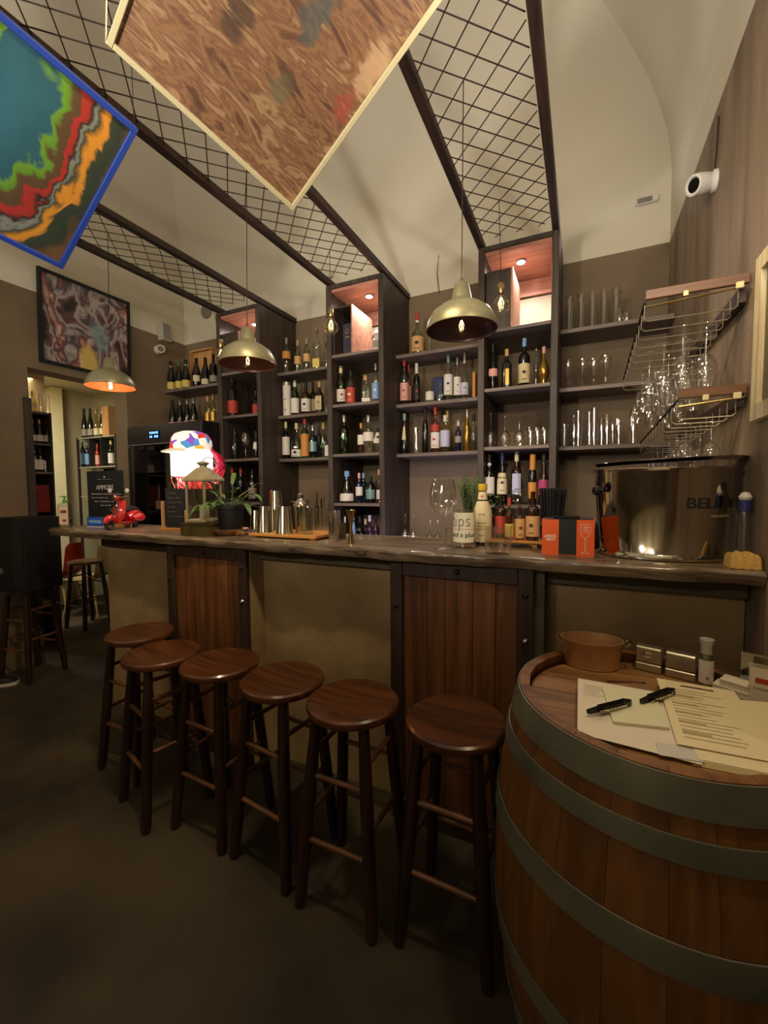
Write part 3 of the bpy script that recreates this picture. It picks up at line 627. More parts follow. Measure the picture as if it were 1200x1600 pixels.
# ================================================================ CEILING BEAMS AND MESH
def beam(lab, a, b, w=.05, h=.05):
    a, b = Vector(a), Vector(b); d = (b - a); L = d.length; ang = math.atan2(d.x, d.y)
    o = MB().box((0, 0, 0), (w, L, h), bev=.004).build('ceiling_beam', BEAM, None, (a + b) / 2)
    o.rotation_euler.z = -ang; return tag(o, lab, 'beam', 'timber beams carrying the steel mesh')
YE = -1.2
ST_ = .1375; CORD = {'C1': (-.481, 1.83), 'C2': (-1.665, 1.838), 'C3': (-2.872, 1.85)}
BX = {'C1': (-.68, -.19), 'C2': (-1.93, -1.44), 'C3': (-3.16, -2.67)}
for k, nm in (('C1', 'right'), ('C2', 'middle'), ('C3', 'left')):
    x0, x1 = BX[k]
    for s_, x, xe in (('left', x0, x0 + .03), ('right', x1, x1 + .01)):
        beam('dark timber beam at the %s edge of the %s steel mesh' % (s_, nm), (x, YB - .01, 3.19), (xe, YE, 3.19), .046, .046)
    # rebar grid turned 45 degrees
    t = thing('steel_mesh', 'steel reinforcing mesh hung between the %s pair of beams' % nm, 'mesh', ((x0 + x1) / 2, 1.0, 3.195), group='steel meshes under the ceiling')
    hw = (x1 - x0) / 2 - .028; ya, yb = YE - 1.0 + .05, YC - 1.0 - .03; st = ST_; cnt = 0; nx_, ny_ = CORD[k][0] - (x0 + x1) / 2, CORD[k][1] - 1.0
    for sgn in (-1, 1):
        c0 = ny_ - sgn * nx_; c = c0 - math.floor((c0 - (ya - hw)) / st) * st
        while c < yb + hw:
            # line y = c + sgn*x clipped
            pts = []
            lo, hi = -hw, hw
            if sgn > 0: lo = max(lo, ya - c); hi = min(hi, yb - c)
            else: lo = max(lo, c - yb); hi = min(hi, c - ya)
            if hi - lo > .02:
                MB().tube((lo, c + sgn * lo, sgn * .003), (hi, c + sgn * hi, sgn * .003), .0028, n=6).build('mesh_bar', REBAR, t); cnt += 1
            c += st
# ================================================================ PENDANTS
DOME = mat('aged_brass_enamel', srgb(138, 132, 104), .4, metal=.45, col2=srgb(98, 94, 70), scale=6, lo=.3, hi=.7)
DOMEIN = mat('dull_copper_lining', srgb(150, 104, 96), .4, metal=.5)
DOMEIN3 = mat('copper_lining', srgb(214, 120, 84), .4, metal=.3)
def bulb_glass(t, z, r, nm='glass_bulb', lit=1.0, n=20):
    """globe bulb with its cap up at z"""
    o = MB().lathe([(.010, 0), (.011, -.012), (r * .55, -.03), (r * .9, -.03 - r * .55), (r, -.03 - r), (r * .9, -.03 - r * 1.5), (r * .5, -.03 - r * 1.88), (0, -.03 - r * 2)], n, Matrix.Translation((0, 0, z))).build(nm, glass('bulb_glass', (1, .95, .8), .08), t)
    m = MB()
    for k in range(4):
        a = k * PI / 2; m.path([(.003 * math.cos(a), .003 * math.sin(a), z - .03), (r * .35 * math.cos(a), r * .35 * math.sin(a), z - .03 - r * .7), (r * .2 * math.cos(a + .5), r * .2 * math.sin(a + .5), z - .03 - r * 1.3)], .0012, 5)
    m.build('filament', mat('filament_%s' % nm, (1, .7, .3), emit=(1, .74, .36), estr=lit), o); return o
def pendant(lab, k, rim_l, rim_r, rim_y, lin, lit, yy=1.84):
    top = Vector((*CORD[k], 3.19))
    a, b = onY(rim_l, rim_y, yy), onY(rim_r, rim_y, yy); R_ = rwid((rim_l + rim_r) / 2, rim_r - rim_l, rim_y, yy); zc = (a.z + b.z) / 2
    x = (a.x + b.x) / 2
    t = thing('pendant_lamp', lab, 'lamp', (x, yy, zc), group='dome pendant lamps over the bar')
    hd = R_ * .78
    prof = [(R_, 0), (R_ * 1.0, .004), (R_ * .96, hd * .3), (R_ * .82, hd * .62), (R_ * .58, hd * .85), (R_ * .33, hd), (R_ * .29, hd * 1.1), (R_ * .2, hd * 1.62), (R_ * .13, hd * 1.68), (0, hd * 1.68)]
    o = MB().lathe(prof, 40).build('shade', DOME, t, ang=60)
    inn = [(R_ - .0005, .0005), (R_ * .945, hd * .3), (R_ * .80, hd * .6), (R_ * .56, hd * .82), (R_ * .31, hd * .96), (0, hd * .98)]
    MB().lathe(inn, 40).build('shade_lining', lin, t, ang=60)
    MB().path([(R_ * math.cos(i * PI / 20), R_ * math.sin(i * PI / 20), 0) for i in range(41)], .0018, 6).build('rim', BRASS, t)
    MB().tube((0, 0, hd * .98), (0, 0, hd * .60), .018, .016, 14).build('lamp_holder', IRON, t)
    g = bulb_glass(t, hd * .60, .03, 'glass_bulb' if lit < 20 else 'lit_bulb', lit)
    MB().path([(0, 0, hd * 1.66), (.012, 0, hd * 1.66 + .012), (0, 0, hd * 1.66 + .026), (-.012, 0, hd * 1.66 + .012), (0, 0, hd * 1.66)], .002, 6).build('hook', IRON, t)
    MB().tube((0, 0, hd * 1.66), (top.x - x, top.y - yy, 3.19 - zc), .0022, n=6).build('cord', IRON, t)
    return t, x, zc
pendant('largest-looking dull brass dome lamp hanging near the right shelf column', 'C1', 668, 778, 516, mat('dark_violet_lining', srgb(96, 72, 84), .4, metal=.5), 7)
pendant('dull brass dome lamp hanging in front of the left shelf column', 'C2', 344, 434, 570, DOMEIN, .5)
t3, x3, z3 = pendant('lit dome lamp with glowing orange lining near the doorway', 'C3', 134, 215, 605, DOMEIN3, 60)
light('pendant_bulb', 'POINT', (x3, 1.84, z3 + .035), 2.6, (1, .62, .32), .02)
def bare_bulb(lab, k, px, ycap, ybot, yy=2.66, lit=1.2):
    top = Vector((CORD[k][0], CORD[k][1] + 6 * ST_, 3.19)); c = onY(px, ycap, yy); b = onY(px, ybot, yy)
    t = thing('bulb_pendant', lab, 'lamp', (c.x, yy, b.z), group='bare bulbs hanging by the shelf columns')
    r = rwid(px, {'C1': 26, 'C2': 22, 'C3': 20}[k], yb_ if 0 else (ycap + ybot) / 2, yy); hgt = 2 * r + .03
    bulb_glass(t, hgt, r, 'glass_bulb', lit)
    MB().lathe([(.0, .0), (.016, 0), (.018, .01), (.018, .05), (.012, .062), (.0, .062)], 16, Matrix.Translation((0, 0, hgt - .006))).build('lamp_holder', BRASS, t)
    MB().tube((0, 0, hgt + .05), (top.x - c.x, top.y - yy, 3.19 - b.z), .0022, n=6).build('cord', IRON, t)
bare_bulb('bare globe bulb on a cord in front of the right lit box', 'C1', 783, 456, 491)
bare_bulb('bare globe bulb on a cord in front of the middle column', 'C2', 517, 494, 523)
bare_bulb('bare globe bulb half hidden behind the left brass lamp', 'C3', 345, 541, 566)
# ================================================================ PAINTINGS
FOC = {}
def paint_mat(name, kind):
    m, nt, b = _new(name); N, L = nt.nodes, nt.links
    tc = N.new('ShaderNodeTexCoord'); mp = N.new('ShaderNodeMapping'); L.new(tc.outputs['Object'], mp.inputs[0])
    b.inputs['Roughness'].default_value = .6
    def noise(scale, dist=0, det=6, src=None):
        n = N.new('ShaderNodeTexNoise'); n.inputs['Scale'].default_value = scale; n.inputs['Distortion'].default_value = dist; n.inputs['Detail'].default_value = det
        L.new((src or mp).outputs[0], n.inputs[0]); return n
    def ramp(src, stops, interp='LINEAR'):
        r = N.new('ShaderNodeValToRGB'); L.new(src, r.inputs[0]); e = r.color_ramp.elements; r.color_ramp.interpolation = interp
        while len(e) < len(stops): e.new(.5)
        for i, (p_, c_) in enumerate(stops): e[i].position = p_; e[i].color = (*srgb(*c_), 1)
        return r
    if kind == 'osb':
        mp.inputs['Rotation'].default_value = (0, 0, .5); mp.inputs['Scale'].default_value = (1, 3.2, 1)
        n1 = noise(3.2, 1.8, 10); mp2 = N.new('ShaderNodeMapping'); L.new(tc.outputs['Object'], mp2.inputs[0]); mp2.inputs['Rotation'].default_value = (0, 0, -.6); mp2.inputs['Scale'].default_value = (1, 4, 1)
        n2 = noise(4.5, 2.2, 10, mp2); mx = N.new('ShaderNodeMix'); mx.data_type = 'FLOAT'; n3 = noise(2.2)
        L.new(n3.outputs[0], mx.inputs[0]); L.new(n1.outputs[0], mx.inputs[2]); L.new(n2.outputs[0], mx.inputs[3])
        r = ramp(mx.outputs[0], [(.32, (58, 36, 28)), (.41, (94, 60, 40)), (.47, (134, 96, 62)), (.52, (108, 70, 44)), (.57, (154, 120, 82)), (.63, (102, 60, 42)), (.72, (70, 42, 32))])
        # two dark painted eyes and a red accent
        last = r.outputs[0]
        for (px, py, rad, col) in ((372, 22, .035, (28, 24, 24)), (494, 26, .035, (52, 74, 72)), (430, 158, .03, (96, 92, 64)), (540, 165, .03, (150, 56, 40)), (590, 110, .05, (196, 160, 118))):
            q_ = OSBQ(px, py); v = N.new('ShaderNodeVectorMath'); v.operation = 'SUBTRACT'; L.new(tc.outputs['Object'], v.inputs[0]); v.inputs[1].default_value = (q_.x, q_.y, 0)
            v2 = N.new('ShaderNodeVectorMath'); v2.operation = 'MULTIPLY'; v2.inputs[1].default_value = (1 / rad, .6 / rad, 0); L.new(v.outputs[0], v2.inputs[0])
            ln = N.new('ShaderNodeVectorMath'); ln.operation = 'LENGTH'; L.new(v2.outputs[0], ln.inputs[0]); ad = N.new('ShaderNodeMath'); ad.operation = 'MULTIPLY_ADD'; ad.inputs[1].default_value = 3.0; L.new(n2.outputs[0], ad.inputs[0]); L.new(ln.outputs['Value'], ad.inputs[2])
            ms = N.new('ShaderNodeMapRange'); ms.inputs[1].default_value = 2.1; ms.inputs[2].default_value = 2.5; ms.inputs[3].default_value = .62; ms.inputs[4].default_value = 0; L.new(ad.outputs[0], ms.inputs[0])
            mx_ = N.new('ShaderNodeMix'); mx_.data_type = 'RGBA'; L.new(ms.outputs[0], mx_.inputs[0]); L.new(last, mx_.inputs[6]); mx_.inputs[7].default_value = (*srgb(*col), 1); last = mx_.outputs[2]
        L.new(last, b.inputs['Base Color'])
    elif kind == 'rings':
        # poured bands around a teal disc: ramp over the distance from the disc centre, wobbled by noise
        fc, D_ = FOC[kind]
        n1 = noise(4.0, 1.6, 9); sub = N.new('ShaderNodeVectorMath'); sub.operation = 'SUBTRACT'; L.new(tc.outputs['Object'], sub.inputs[0]); sub.inputs[1].default_value = (fc.x, fc.y, 0)
        fl = N.new('ShaderNodeVectorMath'); fl.operation = 'MULTIPLY'; fl.inputs[1].default_value = (.5 / D_, 1 / D_, 0); L.new(sub.outputs[0], fl.inputs[0])
        ln = N.new('ShaderNodeVectorMath'); ln.operation = 'LENGTH'; L.new(fl.outputs[0], ln.inputs[0])
        ma = N.new('ShaderNodeMath'); ma.operation = 'MULTIPLY_ADD'; ma.inputs[1].default_value = .5; L.new(n1.outputs[0], ma.inputs[0]); L.new(ln.outputs['Value'], ma.inputs[2])
        sb_ = N.new('ShaderNodeMath'); sb_.operation = 'SUBTRACT'; sb_.inputs[1].default_value = .25; L.new(ma.outputs[0], sb_.inputs[0]); ma = sb_
        r = ramp(ma.outputs[0], [(.0, (44, 98, 114)), (.33, (36, 82, 96)), (.36, (96, 142, 40)), (.40, (86, 126, 36)), (.43, (84, 64, 40)), (.50, (78, 58, 38)), (.52, (160, 40, 34)), (.57, (140, 44, 36)), (.60, (30, 26, 26)), (.63, (120, 124, 116)), (.66, (50, 58, 44)), (.72, (196, 132, 40)), (.76, (190, 128, 44)), (.79, (46, 56, 42)), (.90, (40, 50, 40)), (1.0, (100, 70, 44))])
        L.new(r.outputs[0], b.inputs['Base Color'])
    else:
        mp.inputs['Scale'].default_value = (1.5, 1, .8)
        n1 = noise(3.4, 1.5, 7)
        r = ramp(n1.outputs[0], [(.34, (44, 34, 34)), (.42, (104, 70, 68)), (.47, (176, 160, 150)), (.51, (128, 122, 120)), (.55, (66, 50, 50)), (.60, (160, 100, 90)), (.68, (196, 184, 172))])
        sx = N.new('ShaderNodeSeparateXYZ'); L.new(tc.outputs['Object'], sx.inputs[0])
        # a yellow robe low down, right of centre
        v = N.new('ShaderNodeVectorMath'); v.operation = 'SUBTRACT'; L.new(tc.outputs['Object'], v.inputs[0]); v.inputs[1].default_value = (0, .02, -.30)
        v2 = N.new('ShaderNodeVectorMath'); v2.operation = 'MULTIPLY'; v2.inputs[1].default_value = (0, 8, 4.6); L.new(v.outputs[0], v2.inputs[0])
        ln = N.new('ShaderNodeVectorMath'); ln.operation = 'LENGTH'; L.new(v2.outputs[0], ln.inputs[0])
        n2 = noise(6); ad = N.new('ShaderNodeMath'); ad.operation = 'ADD'; L.new(ln.outputs['Value'], ad.inputs[0]); L.new(n2.outputs[0], ad.inputs[1])
        ms = N.new('ShaderNodeMapRange'); ms.inputs[1].default_value = 1.0; ms.inputs[2].default_value = 1.35; ms.inputs[3].default_value = 1; ms.inputs[4].default_value = 0; L.new(ad.outputs[0], ms.inputs[0])
        mx = N.new('ShaderNodeMix'); mx.data_type = 'RGBA'; L.new(ms.outputs[0], mx.inputs[0]); L.new(r.outputs[0], mx.inputs[6]); mx.inputs[7].default_value = (*srgb(206, 176, 90), 1)
        v = N.new('ShaderNodeVectorMath'); v.operation = 'SUBTRACT'; L.new(tc.outputs['Object'], v.inputs[0]); v.inputs[1].default_value = (0, .10, -.03)
        v2 = N.new('ShaderNodeVectorMath'); v2.operation = 'MULTIPLY'; v2.inputs[1].default_value = (0, 8, 5); L.new(v.outputs[0], v2.inputs[0]); ln = N.new('ShaderNodeVectorMath'); ln.operation = 'LENGTH'; L.new(v2.outputs[0], ln.inputs[0])
        ad = N.new('ShaderNodeMath'); ad.operation = 'ADD'; L.new(ln.outputs['Value'], ad.inputs[0]); L.new(n2.outputs[0], ad.inputs[1]); m2 = N.new('ShaderNodeMapRange'); m2.inputs[1].default_value = .9; m2.inputs[2].default_value = 1.4; m2.inputs[3].default_value = .7; m2.inputs[4].default_value = 0; L.new(ad.outputs[0], m2.inputs[0])
        mz = N.new('ShaderNodeMix'); mz.data_type = 'RGBA'; L.new(m2.outputs[0], mz.inputs[0]); L.new(mx.outputs[2], mz.inputs[6]); mz.inputs[7].default_value = (*srgb(116, 142, 146), 1)
        L.new(mz.outputs[2], b.inputs['Base Color'])
    return m
def canvas(lab, C0, e1, e2, w, h, kind, framem, fw=.02, th=.035, focus=None):
    """C0 a corner, e1/e2 unit edges, front face is the side of e1 x e2 toward the camera"""
    e1, e2 = e1.normalized(), e2.normalized(); n = e1.cross(e2).normalized(); cen = C0 + e1 * w / 2 + e2 * h / 2
    if n.dot(Vector((0, 0, H)) - cen) < 0: n = -n; e1s = -e1
    else: e1s = e1
    t = thing('canvas_painting', lab, 'painting'); 
    t.matrix_world = Matrix(((e1s.x, e2.x, n.x, cen.x), (e1s.y, e2.y, n.y, cen.y), (e1s.z, e2.z, n.z, cen.z), (0, 0, 0, 1)))
    global OSBQ
    def OSBQ(px, py):
        rr_ = ray(px, py); A_ = Vector((0, 0, H)); return t.matrix_world.inverted() @ (A_ + rr_ * ((C0 - A_).dot(n) / rr_.dot(n)))
    if focus:
        rr_ = ray(*focus); A_ = Vector((0, 0, H)); q_ = A_ + rr_ * ((C0 - A_).dot(n) / rr_.dot(n)); FOC[kind] = (t.matrix_world.inverted() @ q_, abs((q_ - C0).dot(e2)))
    MB().box((0, 0, -th / 2), (w - 2 * fw, h - 2 * fw, th * .6)).build('painted_canvas', paint_mat('painting_' + kind, kind), t)
    for s_ in (-1, 1):
        MB().box((s_ * (w / 2 - fw / 2), 0, -th / 2 + .003), (fw, h, th), bev=.002).build('frame_strip', framem, t)
        MB().box((0, s_ * (h / 2 - fw / 2), -th / 2 + .003), (w - 2 * fw, fw, th), bev=.002).build('frame_strip', framem, t)
    return t
# big brown painting: corners at the lower tip and left tip, edges solved from the view as a right angle
def camdir(x, y, z): return R3 @ Vector((x, y, z))
e_right = camdir(873, -570, -661).normalized(); e_left = camdir(-664, -251, -661).normalized()
P1 = onZ(166, 68, 2.62)
# lower tip lies on its ray and along e_left from P1
r0 = ray(458, 331)
A = Vector((0, 0, H)); d = r0.normalized(); wv = P1 - A; bq = d.dot(e_left); dd = d.dot(wv); ee = e_left.dot(wv)
s_par = (dd - bq * ee) / (1 - bq * bq); P0 = A + d * s_par; wlen = (P1 - P0).length
CREAMF = mat('cream_frame', srgb(190, 176, 134), .7)
big = canvas('large brown textured painting in a cream frame hung tilted from the mesh', P0, (P1 - P0), e_right, wlen, 1.35 * wlen, 'osb', CREAMF, .026 * wlen, .035)
# blue framed painting
e_a = -Vector((R3 @ Vector((948 - 600, 829 - 800, 661)))).normalized(); Rc = onZ(217, 203, 2.92)
e_b = camdir(-1354, 1187, 661).normalized()
r0 = ray(98, 421).normalized(); wv = Rc - A; bq = r0.dot(e_b); dd = r0.dot(wv); ee = e_b.dot(wv)
Pb = A + r0 * ((dd - bq * ee) / (1 - bq * bq)); hb_ = (Pb - Rc).length
blue = canvas('blue framed painting with a teal disc and green, red and orange streaks', Rc, (Pb - Rc), e_a, hb_, hb_ * 1.5, 'rings', mat('blue_frame', srgb(30, 60, 150), .5), .022, .035, focus=(12, 178))
# strings
for lab, a, b in (('pale cord holding the left corner of the big brown painting', P1 + Vector((0, 0, .0)), Vector((P1.x - .03, P1.y + .05, 3.19))),
                  ('thin cord holding the right corner of the blue painting', Rc + Vector((0, -.02, .01)), Vector((Rc.x, Rc.y - .02, 3.19)))):
    own = big if 'brown' in lab else blue; MI = own.matrix_world.inverted()
    MB().tube(MI @ a, MI @ b, .0015, n=6).build('hanging_cord', CREAMF if own is big else IRON, own)
# painting on the left wall above the opening
t = thing('framed_painting', 'dark framed swirling painting on the left wall above the doorway', 'painting', (XL + .03, 2.495, 3.0)); t.rotation_euler.y = .04
w, h = .80, .79
box('painted_canvas', paint_mat('painting_swirl', 'swirl'), (0, 0, 0), (.012, w - .05, h - .05), t)
for s_ in (-1, 1):
    box('frame_strip', BLACK, (.006, s_ * (w / 2 - .0125), 0), (.035, .025, h), t); box('frame_strip', BLACK, (.006, 0, s_ * (h / 2 - .0125)), (.035, w - .05, .025), t)
# pale framed picture on the right wall
t = thing('framed_picture', 'cream framed picture cut off at the right edge, on the right wall', 'picture', (XR - .013, 1.50, 1.965))
h, w, fw = .515, .56, .05
OLDW = wood('weathered_cream_wood', srgb(222, 208, 168), srgb(180, 156, 112), .7, 'Z')
for s_ in (-1, 1): box('frame_strip', OLDW, (0, s_ * (w / 2 - fw / 2), 0), (.024, fw, h), t); box('frame_strip', OLDW, (0, 0, s_ * (h / 2 - fw / 2)), (.024, w - 2 * fw, fw), t)
box('picture_sheet', mat('dark_sheet', srgb(70, 60, 44), .3), (.006, 0, 0), (.006, w - 2 * fw, h - 2 * fw), t)

# ================================================================ BAR
BT, BYF, BYB = 1.235, 1.645, 2.13
BX0, BX1 = -3.39, XR - .004
def bar_top():
    t = thing('bar_slab', 'long thick live-edge wooden slab on top of the bar', 'worktop', ((BX0 + BX1) / 2, (BYF + BYB) / 2, BT))
    m = MB(); n = 90; th = .048; vs = []; x0 = BX0 - t.location.x; W_ = BX1 - BX0
    rows = 7
    for i in range(n + 1):
        x = x0 + W_ * i / n; wob = .010 * math.sin(i * .37) + .006 * math.sin(i * 1.3 + 1) + random.uniform(-.002, .002); w2 = .005 * math.sin(i * .8)
        fl = -.2425 + wob + (.03 if i == 0 else 0); bl = .2425
        t0 = random.uniform(-.002, .002)
        for (y, z) in ((bl, 0), (fl + .02, 0), (fl + .006, -.004 + t0), (fl, -.014 + t0), (fl + .004 + w2 * .5, -.030), (fl + .014 + w2, -th), (bl, -th)): vs.append((x, y, z))
    fs = []
    for i in range(n):
        for j in range(rows): a = i * rows + j; b_ = i * rows + (j + 1) % rows; fs.append((a, b_, b_ + rows, a + rows))
    fs += [tuple(range(rows)), tuple(n * rows + j for j in reversed(range(rows)))]
    m.add(vs, fs, True); m.build('slab', TOPW, t, ang=40)
    # knots and splits along the bark edge
    for k, (px, py) in enumerate(((455, 855), (680, 872), (560, 862), (905, 884))):
        p = onY(px, py, BYF + .004) - t.location
        MB().lathe([(0, -.004), (.02, -.003), (.022, .001), (.012, .004), (0, .003)], 14, face_mat((p.x, -.2425 + .008, -.022), (0, -1, .3)), sx=1.4, sy=.6).build('knot', STILE, t)
    return t
bar_top()
YP, YN = 1.70, 1.824
def bar_base():
    t = thing('bar_counter', 'beige plastered bar front with two projecting plank-faced pillars', 'bar', (0, 0, 0))
    zt = BT - .0485
    box('plaster_body', BARP, ((-2.99 + XR - .004) / 2, (YN + 2.05) / 2, zt / 2), (XR - .004 + 2.99, 2.05 - YN, zt), t)
    GREYGREEN = mat('grey_green_matt', srgb(84, 76, 58), .7, var=.2, scale=5)
    for x0, x1 in ((-2.99, -2.212), (-1.600, -.768), (-.128, XR - .004)):
        box('bay_top_strip', GREYGREEN if x0 > -2.5 else STILE, ((x0 + x1) / 2, YN - .02, zt - .035), (x1 - x0 - .004, .038, .07), t, bev=.003)  # darker strip along the top of each bay
    for px0, px1, nm in ((-2.212, -1.600, 'a'), (-.768, -.128, 'b')):
        box('pillar', GREYGREEN if nm == 'b' else BARP, ((px0 + px1) / 2, (YP + .02 + YN) / 2, zt / 2), (px1 - px0, YN - YP - .02, zt), t)
        fx0, fx1 = px0, px1 - (.036 if nm == 'b' else .004); sw = .058
        for x in (fx0 + sw / 2, fx1 - sw / 2): box('stile', STILE, (x, YP + .004, zt / 2), (sw, .03, zt - .004), t, bev=.003)
        box('top_rail', STILE, ((fx0 + fx1) / 2, YP + .005, zt - .035), (fx1 - fx0 - 2 * sw - .002, .028, .07), t, bev=.003)
        box('bottom_rail', STILE, ((fx0 + fx1) / 2, YP + .005, .05), (fx1 - fx0 - 2 * sw - .002, .028, .1), t, bev=.003)
        a, b = fx0 + sw, fx1 - sw; ws = [.22, .17, .24, .19, .18]; x = a
        for wv_ in ws:
            w_ = wv_ * (b - a); box('plank', PLANK, (x + w_ / 2, YP + .013, (zt + .03) / 2), (w_ - .0016, .016, zt - .17), t, bev=.002); x += w_
        for x, z in ((fx0 + sw / 2, .98), (fx1 - sw / 2, .90), ((fx0 + fx1) / 2, zt - .035), (fx0 + sw / 2, .55), (fx1 - sw / 2, .5), (fx1 - sw / 2, 1.08)):
            MB().lathe([(.0, .013), (.006, .011), (.010, .006), (.013, 0), (0, 0)], 14, face_mat((x, YP - .011, z), (0, -1, 0))).build('bolt', CHROME if x > fx0 + .1 and z == .90 else IRON, t)
    return t
bar_base()

# ================================================================ STOOLS
def make_stool():
    t = thing('bar_stool', 'x', 'stool')
    zs, r = .73, .170
    MB().lathe([(0, zs - .036), (r * .9, zs - .036), (r * .975, zs - .030), (r, zs - .018), (r * .985, zs - .007), (r * .94, zs - .001), (r * .80, zs - .004), (r * .5, zs - .009), (0, zs - .010)], 48).build('seat', STOOLW, t)
    f_, p_ = .146, .095
    def lp(sx, sy, z): k = f_ + (p_ - f_) * z / (zs - .036); return (sx * k, sy * k, z)
    for sx in (-1, 1):
        for sy in (-1, 1):
            m = MB(); zz = [0, .03, .25, .5, zs - .034]; rs = [.0185, .021, .023, .0225, .018]
            m.path([lp(sx, sy, z) for z in zz], rs, 14); m.build('leg', LEGW, t, ang=50)
    for s_ in (-1, 1):
        for z in (.25, .48):
            a, b = lp(-1, s_, z), lp(1, s_, z); MB().tube(a, b, .0095, n=10, caps=False).build('rung', RUNGW, t)
        for z in (.33, .56):
            a, b = lp(s_, -1, z), lp(s_, 1, z); m = MB().tube(a, b, .0095, n=10, caps=False); m.build('rung', RUNGW, t)
    return t
stool0 = make_stool()
ST = [(-2.175, 1.485, .0, 'dark round bar stool nearest the left end of the bar, farthest of six'),
      (-1.805, 1.335, -.28, 'dark round bar stool second from the left in the row'),
      (-1.462, 1.368, -.04, 'bar stool with grained reddish seat before the left plank pillar'),
      (-1.100, 1.352, -.12, 'bar stool fourth from the left, before the left of the middle plaster bay'),
      (-.752, 1.318, 0.0, 'lightest brown bar stool, fifth from the left in the row'),
      (-.372, 1.345, -.03, 'bar stool beside the barrel, rightmost of the row')]
for i, (x, y, a, lab) in enumerate(ST):
    s_ = stool0 if i == 0 else copy_tree(stool0)
    s_.location = (x, y, 0); s_.rotation_euler.z = a; tag(s_, lab, 'stool', 'bar stools along the bar')
s_ = copy_tree(stool0); s_.location = (-4.02, 1.83, 0); s_.rotation_euler.z = .2; tag(s_, 'dark stool carrying the black loudspeaker at the left edge', 'stool')
s_ = copy_tree(stool0); s_.location = (-4.93, 2.78, 0); s_.rotation_euler.z = .1; tag(s_, 'dark wooden stool in the back room beyond the end of the bar', 'stool')
# loudspeaker
t = thing('loudspeaker', 'black cabinet loudspeaker with a small round badge standing on a stool', 'speaker', (-3.99, 1.80, .7305), .12)
m = MB(); hw, hd_, hh_ = .185, .15, .56
pts = [(-hw, hd_), (hw, hd_), (hw, -hd_ * .7), (hw * .6, -hd_ * .95), (0, -hd_ * 1.05), (-hw * .6, -hd_ * .95), (-hw, -hd_ * .7)]; k = len(pts)
m.add([(x, y, 0) for x, y in pts] + [(x, y, hh_) for x, y in pts], [tuple(range(k)), tuple(range(2 * k - 1, k - 1, -1))] + [(i, (i + 1) % k, k + (i + 1) % k, k + i) for i in range(k)])
m.build('cabinet', BLACK, t)
m = MB(); gp = [(-hw * .9, -hd_ * .79), (-hw * .58, -hd_ * .99), (0, -hd_ * 1.09), (hw * .58, -hd_ * .99), (hw * .9, -hd_ * .79)]
m.add([(x, y, .02) for x, y in gp] + [(x, y, hh_ - .02) for x, y in gp], [(i, i + 1, 6 + i, 5 + i) for i in range(4)]); m.build('grille', mat('black_grille', srgb(18, 17, 17), .7), t)
MB().lathe([(0, 0), (.022, 0), (.022, .003), (.016, .005), (0, .004)], 20, face_mat((0, -hd_ * 1.1, .16), (0, -1, 0))).build('badge', LB['silver'], t)

# ================================================================ BARREL
def barrel():
    cx, cy, hb2, rt, rb = .175, 1.275, .475, .336, .400
    t = thing('wine_barrel', 'large oak wine barrel with grey hoops used as a table beside the bar', 'barrel', (cx, cy, 0))
    R = lambda z: rb - (rb - rt) * ((z - hb2) / hb2) ** 2
    n = 26; zs = [.0, .06, .14, .24, .36, .475, .59, .71, .81, .89, .95]; a = 0
    ws = [random.uniform(.8, 1.25) for _ in range(n)]; tot = sum(ws); a = 0
    for w_ in ws:
        da = 2 * PI * w_ / tot; m = MB(); vs = []; g = .0014
        for z in zs:
            r = R(z) - .004; ri = r - .026
            for (rr, aa) in ((r, a + g), (r, a + da / 2), (r, a + da - g), (ri, a + da - g), (ri, a + g)): vs.append((rr * math.cos(aa), rr * math.sin(aa), z))
        fs = []
        for i in range(len(zs) - 1):
            for j in range(5): p, q = i * 5 + j, i * 5 + (j + 1) % 5; fs.append((p, q, q + 5, p + 5))
        fs += [tuple(range(4, -1, -1)), tuple(len(vs) - 5 + j for j in range(5))]
        m.add(vs, fs, True); m.build('stave', OAK, t, ang=30); a += da
    for (z0, z1) in ((.882, .948), (.80, .845), (.597, .660), (.29, .353), (.105, .15), (.002, .068)):
        k = 64; m = MB()
        r0, rm, r1 = R(z0), R((z0 + z1) / 2), R(z1)
        m.lathe([(r0 - .003, z0), (r0 + .0005, z0), (rm + .001, (z0 + z1) / 2), (r1 + .0005, z1), (r1 - .003, z1)], k); hp = m.build('hoop', HOOP, t)
        for da in (-.02, .02):
            for zz in (z0 + (z1 - z0) * .3, z0 + (z1 - z0) * .7):
                aa = 1.2 + da; rr = R(zz) + .001
                MB().lathe([(.0, .003), (.004, .002), (.005, 0)], 8, face_mat((rr * math.cos(aa), rr * math.sin(aa), zz), (math.cos(aa), math.sin(aa), 0))).build('rivet', IRON, hp)
    # head boards
    ri = .302; zt = .918; k = 6; edges = [-ri + 2 * ri * i / k for i in range(k + 1)]
    for i in range(k):
        y0, y1 = edges[i] + .001, edges[i + 1] - .001; pts = []
        for s_ in range(9):
            y = y0 + (y1 - y0) * s_ / 8; pts.append((math.sqrt(max(0, ri * ri - y * y)), y))
        for s_ in range(8, -1, -1):
            y = y0 + (y1 - y0) * s_ / 8; pts.append((-math.sqrt(max(0, ri * ri - y * y)), y))
        q = len(pts); m = MB(); m.add([(x, y, zt - .02) for x, y in pts] + [(x, y, zt) for x, y in pts], [tuple(reversed(range(q))), tuple(range(q, 2 * q))] + [(j, (j + 1) % q, q + (j + 1) % q, q + j) for j in range(q)])
        m.build('head_board', OAKTOP, t)
    return t
barrel()
ZB = .9185   # top of the head boards
